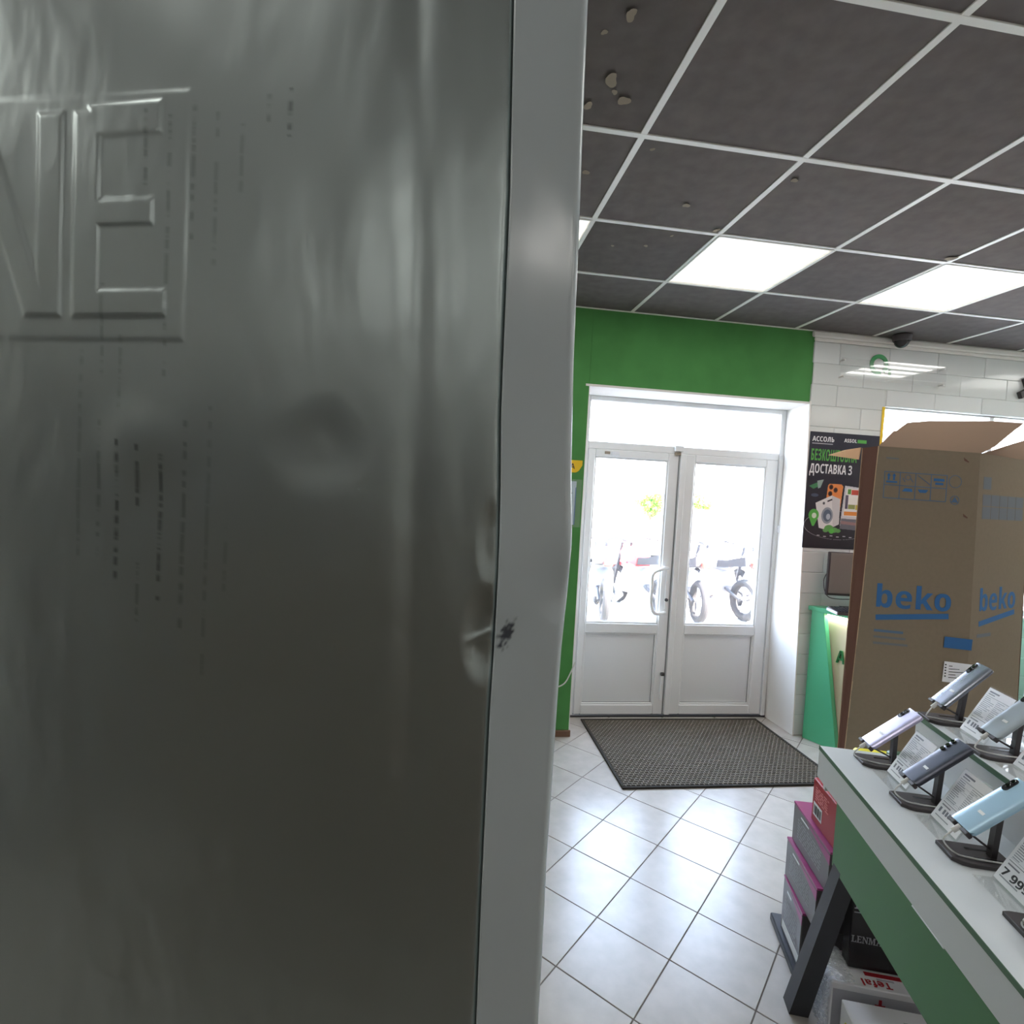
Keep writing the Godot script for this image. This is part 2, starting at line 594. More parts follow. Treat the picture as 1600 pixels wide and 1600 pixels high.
	var tr := thing("trim_1", "white cove strip where the brick wall meets the ceiling", "trim", Vector3.ZERO, 0.0, "", "structure")
	obox("strip", Vector3(2.57, 2.88, zb), Vector3(5.6, 2.922, zb + 0.03), M.white_wall, tr, 0.008)
	obox("lower_strip", Vector3(2.59, 2.855, zb), Vector3(5.6, 2.88, zb + 0.018), M.white_wall, tr, 0.006)
	tag(obox("baseboard_front", Vector3(-3.0, 0, zb), Vector3(0.985, 0.045, zb + 0.014), M.baseboard, null, 0.003), "brown wooden baseboard under the green wall left of the door", "baseboard", "", "structure")

func lamp(at: Vector3, b: int, a: int) -> void:
	var where := {-1: "nearest the refrigerator edge", 1: "above the left door leaf", 3: "above the carton side of the room", 5: "by the window"}
	var label := "square white ceiling lamp panel, lit"
	if a == 1 and where.has(b):
		label = {-1: "lit square ceiling lamp peeking out beside the refrigerator edge", 1: "lit square ceiling lamp in front of the entrance door", 3: "lit square ceiling lamp at the right, before the black dome camera", 5: "lit square ceiling lamp beyond the right frame edge near the window"}[b]
	else:
		var row: String = {1: "row nearest the street wall", 5: "row over the viewer", 9: "rearmost row behind the viewer"}[a]
		var col: String = {-7: "against the left side wall", -5: "second from the left side wall", -3: "third from the left side wall", -1: "over the refrigerator", 1: "in line with the left door leaf", 3: "in line with the brick wall", 5: "in line with the window", 7: "nearest the right side wall"}[b]
		label = "lit square ceiling lamp %s, %s" % [col, row]
	var l := thing("ceiling_lamp", label, "ceiling lamp", at, 0.0, "lit square lamps in the tile ceiling")
	var st := st_new()
	for s in [-1, 1]:
		box(st, Vector3(s * 0.287, -0.004, -0.297), Vector3(s * 0.297, 0.03, 0.297), 0.001)
		box(st, Vector3(-0.287, -0.004, s * 0.287), Vector3(0.287, 0.03, s * 0.297), 0.001)
	obj("frame", commit(st), M.rail, l)
	obox("diffuser", Vector3(-0.288, 0.006, -0.288), Vector3(0.288, 0.012, 0.288), M.lamp_face, l, 0.0)
	var strips := 4 if (a <= 5 and b >= -1) else 1
	for k in strips:
		var al := AreaLight3D.new()
		al.name = "light"
		al.light_color = Color(1.0, 0.988, 0.965)
		al.light_energy = LAMP_E / strips
		al.area_size = Vector2(0.56, 0.56 if strips == 1 else 0.06)
		al.shadow_enabled = true
		al.rotation_degrees.x = -90
		al.position = Vector3(0, -0.001, 0.0 if strips == 1 else -0.21 + 0.14 * k)
		if "area_range" in al:
			al.set("area_range", 12.0)
		l.add_child(al, true)

func entrance() -> void:
	var Z := -4.0
	# outer frame and transom
	var fr := thing("trim_2", "white plastic frame round the double entrance door with bright transom pane", "door frame", Vector3.ZERO, 0.0, "", "structure")
	obox("post", Vector3(0.99, 0, Z - 0.05), Vector3(1.083, 2.41, Z + 0.03), M.pvc, fr, 0.004)
	obox("post", Vector3(2.60, 0, Z - 0.05), Vector3(2.665, 2.41, Z + 0.03), M.pvc, fr, 0.004)
	obox("head_rail", Vector3(1.083, 2.0205, Z - 0.05), Vector3(2.60, 2.075, Z + 0.03), M.pvc, fr, 0.004)
	obox("top_rail", Vector3(1.083, 2.375, Z - 0.05), Vector3(2.60, 2.41, Z + 0.03), M.pvc, fr, 0.004)
	obox("transom_pane", Vector3(1.083, 2.075, Z - 0.012), Vector3(2.60, 2.375, Z - 0.006), M.frosted, fr, 0.0)
	obox("threshold", Vector3(0.99, 0.0005, Z - 0.1), Vector3(2.64, 0.014, Z + 0.04), M.dark_grey_metal, fr, 0.002)
	obox("cover_strip", Vector3(2.598, 0.015, Z + 0.03), Vector3(2.63, 2.06, Z + 0.05), M.pvc, fr, 0.004)
	leaf("door_1", "left leaf of the white entrance door with pull handle and flush bolt", 1.086, 1.788, true)
	leaf("door_2", "right leaf of the white entrance door", 1.792, 2.596, false)
	# small fittings
	var s := thing("sensor_box", "small white sensor box on the right door post", "sensor", Vector3(2.642, 1.46, Z + 0.053))
	obox("case", Vector3(-0.026, 0, -0.022), Vector3(0.022, 0.062, 0.02), M.paper, s, 0.008)
	obox("bracket", Vector3(-0.01, 0.02, -0.03), Vector3(0.03, 0.04, -0.018), M.pvc, s, 0.002)
	var mg := thing("magnet_lock", "small grey magnetic lock over the meeting door leaves", "lock", Vector3(1.775, 2.03, Z + 0.03))
	obox("upper_half", Vector3(-0.03, 0.008, 0), Vector3(0.035, 0.05, 0.028), M.pvc, mg, 0.003)
	obox("lower_half", Vector3(-0.025, -0.022, 0), Vector3(0.02, 0.0, 0.022), M.chip, mg, 0.003)
	var st := SurfaceTool.new()
	st.begin(Mesh.PRIMITIVE_TRIANGLES)
	tube(st, bend([Vector3(1.07, 2.12, Z + 0.035), Vector3(1.15, 2.13, Z + 0.036), Vector3(1.23, 2.105, Z + 0.036), Vector3(1.32, 2.082, Z + 0.035), Vector3(1.42, 2.078, Z + 0.035)]), 0.003)
	tag(obj("cable", commit(st, true), M.cable_white), "thin loose wire sagging over the left door leaf", "cable")
	st = SurfaceTool.new()
	st.begin(Mesh.PRIMITIVE_TRIANGLES)
	tube(st, bend([Vector3(0.984, 0.53, -3.62), Vector3(0.962, 0.46, -3.63), Vector3(0.92, 0.375, -3.635), Vector3(0.84, 0.34, -3.64), Vector3(0.74, 0.33, -3.642)]), 0.0045)
	tag(obj("cable", commit(st, true), M.cable_white), "white cable curving down the green wall beside the door", "cable")
	# door mat
	var mt := thing("door_mat", "dark ribbed rubber mat lying before the entrance door", "door mat", Vector3(1.13, 0.0, -3.91))
	var W := 1.40
	var D := 0.945
	obox("base_sheet", Vector3(0, 0.0006, 0), Vector3(W, 0.006, D), M.mat_base, mt, 0.002)
	st = st_new()
	box(st, Vector3(0, 0.004, 0), Vector3(W, 0.012, 0.018), 0.002)
	box(st, Vector3(0, 0.004, D - 0.018), Vector3(W, 0.012, D), 0.002)
	box(st, Vector3(0, 0.004, 0.018), Vector3(0.018, 0.012, D - 0.018), 0.002)
	box(st, Vector3(W - 0.018, 0.004, 0.018), Vector3(W, 0.012, D - 0.018), 0.002)
	obj("border", commit(st), M.mat_base, mt)
	st = st_new()
	for i in 45:
		var z := 0.028 + i * 0.02
		if z < D - 0.03:
			box(st, Vector3(0.018, 0.005, z - 0.0032), Vector3(W - 0.018, 0.0112, z + 0.0032), 0.0)
	for i in 46:
		for k in 46:
			var x := 0.03 + k * 0.03 + (0.015 if i % 2 else 0.0)
			var z2 := 0.02 + i * 0.02
			if x < W - 0.03 and z2 + 0.016 < D - 0.018:
				box(st, Vector3(x - 0.003, 0.005, z2 + 0.008 - 0.0), Vector3(x + 0.003, 0.0105, z2 + 0.024), 0.0)
	tag(obj("ribs", commit(st), M.mat_rubber, mt), "", "", "", "stuff")

func leaf(called: String, label: String, x0: float, x1: float, first: bool) -> void:
	var Z := -4.0
	var d := thing(called, label, "door", Vector3(x0, 0.02, Z), 0.0, "", "structure")
	var w := x1 - x0
	var gl := 0.052 if first else 0.128
	var gr := w - 0.082 if first else w - 0.095
	var zb := -0.03
	var zf := 0.035
	var st := st_new()
	box(st, Vector3(0, 0, zb), Vector3(gl, 2.0, zf), 0.006)
	box(st, Vector3(gr, 0, zb), Vector3(w, 2.0, zf), 0.006)
	obj("stile", commit(st), M.pvc, d)
	for y in [[0.0, 0.075], [0.625, 0.70], [1.945, 2.0]]:
		obox("rail", Vector3(gl, y[0], zb), Vector3(gr, y[1], zf), M.pvc, d, 0.005)
	obox("pane", Vector3(gl, 0.70, -0.004), Vector3(gr, 1.945, 0.002), M.glass, d, 0.0)
	obox("panel", Vector3(gl, 0.075, -0.012), Vector3(gr, 0.625, 0.012), M.pvc_panel, d, 0.002)
	st = st_new()
	for y in [[0.70, 1.945], [0.075, 0.625]]:
		box(st, Vector3(gl - 0.001, y[0], 0.002), Vector3(gl + 0.012, y[1], 0.026), 0.003)
		box(st, Vector3(gr - 0.012, y[0], 0.002), Vector3(gr + 0.001, y[1], 0.026), 0.003)
		box(st, Vector3(gl, y[0], 0.002), Vector3(gr, y[0] + 0.012, 0.028), 0.003)
		box(st, Vector3(gl, y[1] - 0.012, 0.002), Vector3(gr, y[1], 0.022), 0.003)
	obj("glazing_bead", commit(st), M.pvc, d)
	st = st_new()
	for y in [[0.70, 1.945], [0.075, 0.625]]:
		box(st, Vector3(gl + 0.012, y[0] + 0.012, 0.012), Vector3(gl + 0.0145, y[1] - 0.012, 0.014), 0.0)
		box(st, Vector3(gr - 0.0145, y[0] + 0.012, 0.012), Vector3(gr - 0.012, y[1] - 0.012, 0.014), 0.0)
		box(st, Vector3(gl + 0.012, y[0] + 0.012, 0.012), Vector3(gr - 0.012, y[0] + 0.0145, 0.014), 0.0)
	obj("gasket", commit(st), M.gasket, d)
	if first:
		st = SurfaceTool.new()
		st.begin(Mesh.PRIMITIVE_TRIANGLES)
		var hx := w - 0.03
		tube(st, bend([Vector3(hx, 1.135, 0.035), Vector3(hx - 0.06, 1.13, 0.075), Vector3(hx - 0.135, 1.09, 0.085), Vector3(hx - 0.14, 0.98, 0.085), Vector3(hx - 0.14, 0.87, 0.085), Vector3(hx - 0.11, 0.80, 0.083), Vector3(hx - 0.05, 0.79, 0.07), Vector3(hx, 0.79, 0.035)]), 0.013, 12)
		obj("pull_handle", commit(st, true), M.pvc, d)
		obox("lock_plate", Vector3(w - 0.042, 0.82, 0.034), Vector3(w - 0.016, 1.12, 0.04), M.pvc, d, 0.002)
		st = SurfaceTool.new()
		st.begin(Mesh.PRIMITIVE_TRIANGLES)
		lathe(st, [Vector2(0.0, 0.012), Vector2(0.011, 0.012), Vector2(0.013, 0.0)], Transform3D(Basis(Vector3.RIGHT, PI / 2), Vector3(w - 0.03, 0.89, 0.04)), 14)
		obj("lock_cylinder", commit(st, true), M.dark_grey_metal, d)
		obox("flush_bolt", Vector3(w - 0.035, 0.11, 0.034), Vector3(w - 0.016, 0.31, 0.046), M.pvc, d, 0.003)
		obox("bolt_knob", Vector3(w - 0.038, 0.305, 0.034), Vector3(w - 0.008, 0.33, 0.055), M.black_plastic, d, 0.004)
		obox("door_contact", Vector3(0.12, 1.965, 0.034), Vector3(0.16, 1.985, 0.045), M.chip, d, 0.002)
		obox("door_contact", Vector3(0.17, 1.955, 0.034), Vector3(0.23, 1.985, 0.05), M.paper, d, 0.004)
		obox("meeting_seal", Vector3(w - 0.004, 0, 0.03), Vector3(w + 0.002, 2.0, 0.038), M.seal, d, 0.0)
	else:
		obox("meeting_cover", Vector3(0.004, 0.0, 0.035), Vector3(0.05, 2.0, 0.047), M.pvc, d, 0.005)

func window_front() -> void:
	var w := thing("window_1", "bright shop window behind the big carton, white frame", "window", Vector3(3.175, 0.9, -3.70), 0.0, "", "structure")
	var W := 1.925
	var H := 1.535
	var st := st_new()
	for x in [[0.0, 0.04], [0.93, 0.97], [W - 0.04, W]]:
		box(st, Vector3(x[0], 0, -0.05), Vector3(x[1], H, 0.02), 0.004)
	box(st, Vector3(0, 0, -0.05), Vector3(W, 0.06, 0.02), 0.004)
	box(st, Vector3(0, H - 0.012, -0.05), Vector3(W, H, 0.02), 0.004)
	obj("window_frame", commit(st), M.pvc, w)
	obox("pane", Vector3(0.04, 0.06, -0.015), Vector3(0.93, H - 0.025, -0.01), M.glass, w, 0.0)
	obox("pane", Vector3(0.97, 0.06, -0.015), Vector3(W - 0.04, H - 0.025, -0.01), M.glass, w, 0.0)
	obox("sill", Vector3(0, -0.0, 0.02), Vector3(W, 0.02, 0.10), M.pvc, w, 0.003)
	# yellow edge tape on the window reveal
	var y := mat("yellow_tape", S(240, 200, 40), 0.6)
	tag(obox("edge_tape", Vector3(3.160, 1.99, -3.637), Vector3(3.182, 2.43, -3.633), y, null, 0.001), "yellow tape strip down the left edge of the window", "tape")

func street() -> void:
	var gm := mat("pavement", S(176, 172, 166), 0.9)
	gm.albedo_texture = noise_tex(0.02, Color(0.86, 0.86, 0.86), Color(1, 1, 1), 31)
	tri_map(gm, 0.3)
	tag(obox("street_ground", Vector3(-40, -0.3, -70), Vector3(50, -0.02, -4.1), gm, null, 0.0), "sunlit grey pavement outside the door", "pavement", "", "structure")
	mat("tyre", S(46, 44, 46), 0.9)
	mat("bike_black", S(64, 60, 70), 0.4)
	mat("bike_red", S(205, 40, 45), 0.3)
	mat("bike_silver", S(150, 150, 158), 0.35, 0.4)
	mat("lens_red", S(225, 60, 50), 0.15)
	mat("car_white", S(225, 225, 228), 0.25)
	mat("car_plum", S(206, 196, 202), 0.25)
	mat("car_glass", S(60, 62, 74), 0.05)
	mat("bark", S(90, 74, 58), 0.9)
	var lf := mat("leaf", S(120, 176, 60), 0.7)
	lf.backlight_enabled = true
	lf.backlight = Color(0.35, 0.55, 0.12)
	motorbike(Vector3(2.38, -0.02, -7.6), 78, M.car_white, "white motorcycle parked nearest the outer edge of the left door pane")
	motorbike(Vector3(3.02, -0.02, -7.8), 100, M.bike_red, "motorcycle with a red tank seen through the left door pane beside the pull handle")
	motorbike(Vector3(3.68, -0.02, -7.7), 84, M.car_white, "white motorcycle half hidden behind the middle door stiles")
	motorbike(Vector3(4.32, -0.02, -7.9), 98, M.bike_silver, "silver motorcycle at the centre of the right door pane")
	motorbike(Vector3(4.96, -0.02, -7.75), 90, M.car_white, "white motorcycle near the outer edge of the right door pane")
	car(Vector3(2.4, -0.02, -12.2), 4, M.car_white, "white parked car in the street behind the left door pane")
	car(Vector3(7.2, -0.02, -13.2), -4, M.car_plum, "silver-pink parked car in the street behind the right door pane")
	tree(Vector3(8.3, -0.02, -20.6), 1.75, 0.62, "small leafy tree across the street, seen left of the meeting stiles")
	tree(Vector3(10.1, -0.02, -20.8), 1.65, 0.72, "rounded green tree across the street behind the right door pane")

func motorbike(at: Vector3, turn: float, body: Material, label: String) -> void:
	var b := thing("motorcycle", label, "motorcycle", at, turn, "motorcycles parked outside the door")
	var st: SurfaceTool
	for x in [-0.62, 0.62]:
		st = SurfaceTool.new()
		st.begin(Mesh.PRIMITIVE_TRIANGLES)
		var prof := []
		for k in 13:
			var an := TAU * k / 12
			prof.append(Vector2(0.245 + 0.055 * cos(an), 0.05 * sin(an)))
		lathe(st, prof, Transform3D(Basis(Vector3.RIGHT, PI / 2), Vector3(x, 0.3, 0)), 24)
		var wh := obj("wheel", commit(st, true), M.tyre, b)
		st = st_new()
		for k in 5:
			var q := Transform3D(Basis(Vector3(0, 0, 1), TAU * k / 5), Vector3(x, 0.3, 0))
			box(st, Vector3(0.02, -0.014, -0.012), Vector3(0.2, 0.014, 0.012), 0.003, q)
		obj("spokes", commit(st), M.bike_silver, wh)
	st = st_new()
	prism(st, PackedVector2Array([Vector2(-0.1, 0.68), Vector2(0.28, 0.72), Vector2(0.4, 0.82), Vector2(0.3, 0.93), Vector2(0.05, 0.92), Vector2(-0.12, 0.8)]), -0.13, 0.13, Transform3D(), 0.03)
	obj("fuel_tank", commit(st), body, b)
	st = st_new()
	prism(st, PackedVector2Array([Vector2(-0.75, 0.8), Vector2(-0.1, 0.7), Vector2(-0.05, 0.8), Vector2(-0.35, 0.84), Vector2(-0.72, 0.93)]), -0.12, 0.12, Transform3D(), 0.03)
	obj("seat", commit(st), M.tyre, b)
	st = st_new()
	prism(st, PackedVector2Array([Vector2(-0.25, 0.28), Vector2(0.25, 0.25), Vector2(0.32, 0.5), Vector2(0.2, 0.68), Vector2(-0.2, 0.66), Vector2(-0.3, 0.45)]), -0.14, 0.14, Transform3D(), 0.03)
	obj("engine", commit(st), M.bike_silver, b)
	st = SurfaceTool.new()
	st.begin(Mesh.PRIMITIVE_TRIANGLES)
	for s in [-0.08, 0.08]:
		for q in [["fork_tube", Vector3(0.62, 0.3, s), Vector3(0.42, 0.98, s)], ["swing_arm", Vector3(-0.62, 0.3, s), Vector3(-0.2, 0.45, s)]]:
			st = SurfaceTool.new()
			st.begin(Mesh.PRIMITIVE_TRIANGLES)
			tube(st, [q[1], q[2]], 0.023)
			obj(q[0], commit(st, true), M.dark_grey_metal, b)
	st = SurfaceTool.new()
	st.begin(Mesh.PRIMITIVE_TRIANGLES)
	tube(st, bend([Vector3(0.28, 1.04, -0.36), Vector3(0.38, 1.06, -0.2), Vector3(0.42, 0.99, 0), Vector3(0.38, 1.06, 0.2), Vector3(0.28, 1.04, 0.36)]), 0.014)
	obj("handlebar", commit(st, true), M.dark_grey_metal, b)
	st = SurfaceTool.new()
	st.begin(Mesh.PRIMITIVE_TRIANGLES)
	tube(st, [Vector3(0.1, 0.25, 0.16), Vector3(-0.3, 0.27, 0.17), Vector3(-0.75, 0.42, 0.18)], 0.04, 10)
	obj("exhaust", commit(st, true), M.chrome, b)
	st = SurfaceTool.new()
	st.begin(Mesh.PRIMITIVE_TRIANGLES)
	lathe(st, [Vector2(0.0, 0.05), Vector2(0.075, 0.03), Vector2(0.085, 0.0), Vector2(0.04, -0.09), Vector2(0, -0.1)], Transform3D(Basis(Vector3(0, 0, 1), -PI / 2), Vector3(0.52, 0.88, 0)), 16)
	obj("headlight", commit(st, true), M.chrome, b)
	obox("tail_light", Vector3(-0.83, 0.78, -0.06), Vector3(-0.76, 0.86, 0.06), M.lens_red, b, 0.01)
	st = st_new()
	prism(st, PackedVector2Array([Vector2(0.36, 0.62), Vector2(0.45, 0.66), Vector2(0.62, 0.68), Vector2(0.86, 0.55), Vector2(0.84, 0.52), Vector2(0.62, 0.63), Vector2(0.46, 0.61)]), -0.06, 0.06)
	obj("front_mudguard", commit(st), body, b)
	st = SurfaceTool.new()
	st.begin(Mesh.PRIMITIVE_TRIANGLES)
	for s in [-1, 1]:
		st = SurfaceTool.new()
		st.begin(Mesh.PRIMITIVE_TRIANGLES)
		tube(st, [Vector3(0.34, 1.05, 0.25 * s), Vector3(0.36, 1.17, 0.3 * s)], 0.008)
		lathe(st, [Vector2(0, 0.012), Vector2(0.05, 0.008), Vector2(0.055, -0.008), Vector2(0, -0.012)], Transform3D(Basis(Vector3(0, 0, 1), PI / 2), Vector3(0.36, 1.19, 0.32 * s)), 12)
		obj("mirror", commit(st, true), M.bike_black, b)

func car(at: Vector3, turn: float, paint: Material, label: String) -> void:
	var c := thing("car", label, "car", at, turn, "cars parked in the street")
	var st := st_new()
	prism(st, PackedVector2Array([Vector2(-2.05, 0.3), Vector2(2.05, 0.3), Vector2(2.1, 0.65), Vector2(1.95, 0.82), Vector2(1.0, 0.95), Vector2(-1.9, 0.98), Vector2(-2.1, 0.85), Vector2(-2.12, 0.5)]), -0.82, 0.82, Transform3D(), 0.06)
	obj("body", commit(st), paint, c)
	st = st_new()
	prism(st, PackedVector2Array([Vector2(-1.75, 0.97), Vector2(0.95, 0.94), Vector2(0.2, 1.42), Vector2(-1.2, 1.45)]), -0.7, 0.7, Transform3D(), 0.08)
	obj("cabin", commit(st), paint, c)
	for s in [-1, 1]:
		for q in [[-1.45, -0.95, -0.55, -0.5], [-0.45, -0.45, 0.1, 0.6]]:
			st = st_new()
			prism(st, PackedVector2Array([Vector2(q[0], 1.0), Vector2(q[3], 1.0), Vector2(q[2], 1.36), Vector2(q[1], 1.37)]), 0.0, 0.012, Transform3D(Basis.IDENTITY, Vector3(0, 0, 0.7 * s - (0.012 if s < 0 else 0.0))))
			obj("side_window", commit(st), M.car_glass, c)
		for x in [-1.3, 1.3]:
			st = SurfaceTool.new()
			st.begin(Mesh.PRIMITIVE_TRIANGLES)
			lathe(st, [Vector2(0, 0.1), Vector2(0.2, 0.1), Vector2(0.3, 0.09), Vector2(0.32, 0.05), Vector2(0.32, -0.1), Vector2(0, -0.1)], Transform3D(Basis(Vector3.RIGHT, PI / 2 * s), Vector3(x, 0.32, 0.76 * s)), 20)
			obj("wheel", commit(st, true), M.tyre, c)
	st = st_new()
	hexa(st, [Vector3(0.9, 0.98, -0.6), Vector3(0.9, 0.98, 0.6), Vector3(0.3, 1.37, 0.55), Vector3(0.3, 1.37, -0.55)], [Vector3(0.93, 1.0, -0.6), Vector3(0.93, 1.0, 0.6), Vector3(0.33, 1.39, 0.55), Vector3(0.33, 1.39, -0.55)])
	obj("windscreen", commit(st), M.car_glass, c)

func tree(at: Vector3, h: float, r: float, label: String) -> void:
	var t := thing("tree", label, "tree", at, 0.0, "trees across the street")
	var st := SurfaceTool.new()
	st.begin(Mesh.PRIMITIVE_TRIANGLES)
	tube(st, bend([Vector3(0, 0, 0), Vector3(0.05, h * 0.3, 0.03), Vector3(-0.04, h * 0.6, 0), Vector3(0.03, h * 0.9, 0)]), 0.09, 10)
	for k in 5:
		var an := TAU * k / 5
		tube(st, [Vector3(0, h * (0.45 + 0.06 * k), 0), Vector3(cos(an) * r * 0.7, h * (0.62 + 0.06 * k), sin(an) * r * 0.7)], 0.03)
	obj("trunk", commit(st, true), M.bark, t)
	st = st_new()
	for k in 1500:
		var d := Vector3(rng.randfn(), rng.randfn(), rng.randfn()).normalized()
		var p := Vector3(0, h * 0.78, 0) + d * r * pow(rng.randf(), 0.4) * (0.75 + 0.35 * sin(d.x * 5.0 + d.y * 7.0 + d.z * 4.0)) * Vector3(1, 0.85, 1)
		var a := Basis(Vector3(rng.randfn(), rng.randfn(), rng.randfn()).normalized(), rng.randf() * TAU)
		var s := rng.randf_range(0.07, 0.12)
		quad(st, p + a * Vector3(-s * 0.5, 0, 0), p + a * Vector3(0, 0, s), p + a * Vector3(s * 0.5, 0, 0), p + a * Vector3(0, 0, -s), a.y)
	tag(obj("crown", commit(st), M.leaf, t), "", "", "", "stuff")

# ---------------------------------------------------------------- refrigerator close to the viewer
func along(y: float, arr: Array) -> float:
	if y >= arr[0].y:
		return arr[0].x
	for i in arr.size() - 1:
		if y >= arr[i + 1].y:
			var k: float = (y - arr[i + 1].y) / (arr[i].y - arr[i + 1].y)
			return lerpf(arr[i + 1].x, arr[i].x, k)
	return arr[-1].x

func rect_in(x: float, y: float, x0: float, y0: float, x1: float, y1: float) -> float:   # signed distance, positive inside
	return minf(minf(x - x0, x1 - x), minf(y - y0, y1 - y))

func raised(d: float) -> float:
	return smoothstep(-0.0024, 0.0024, d)

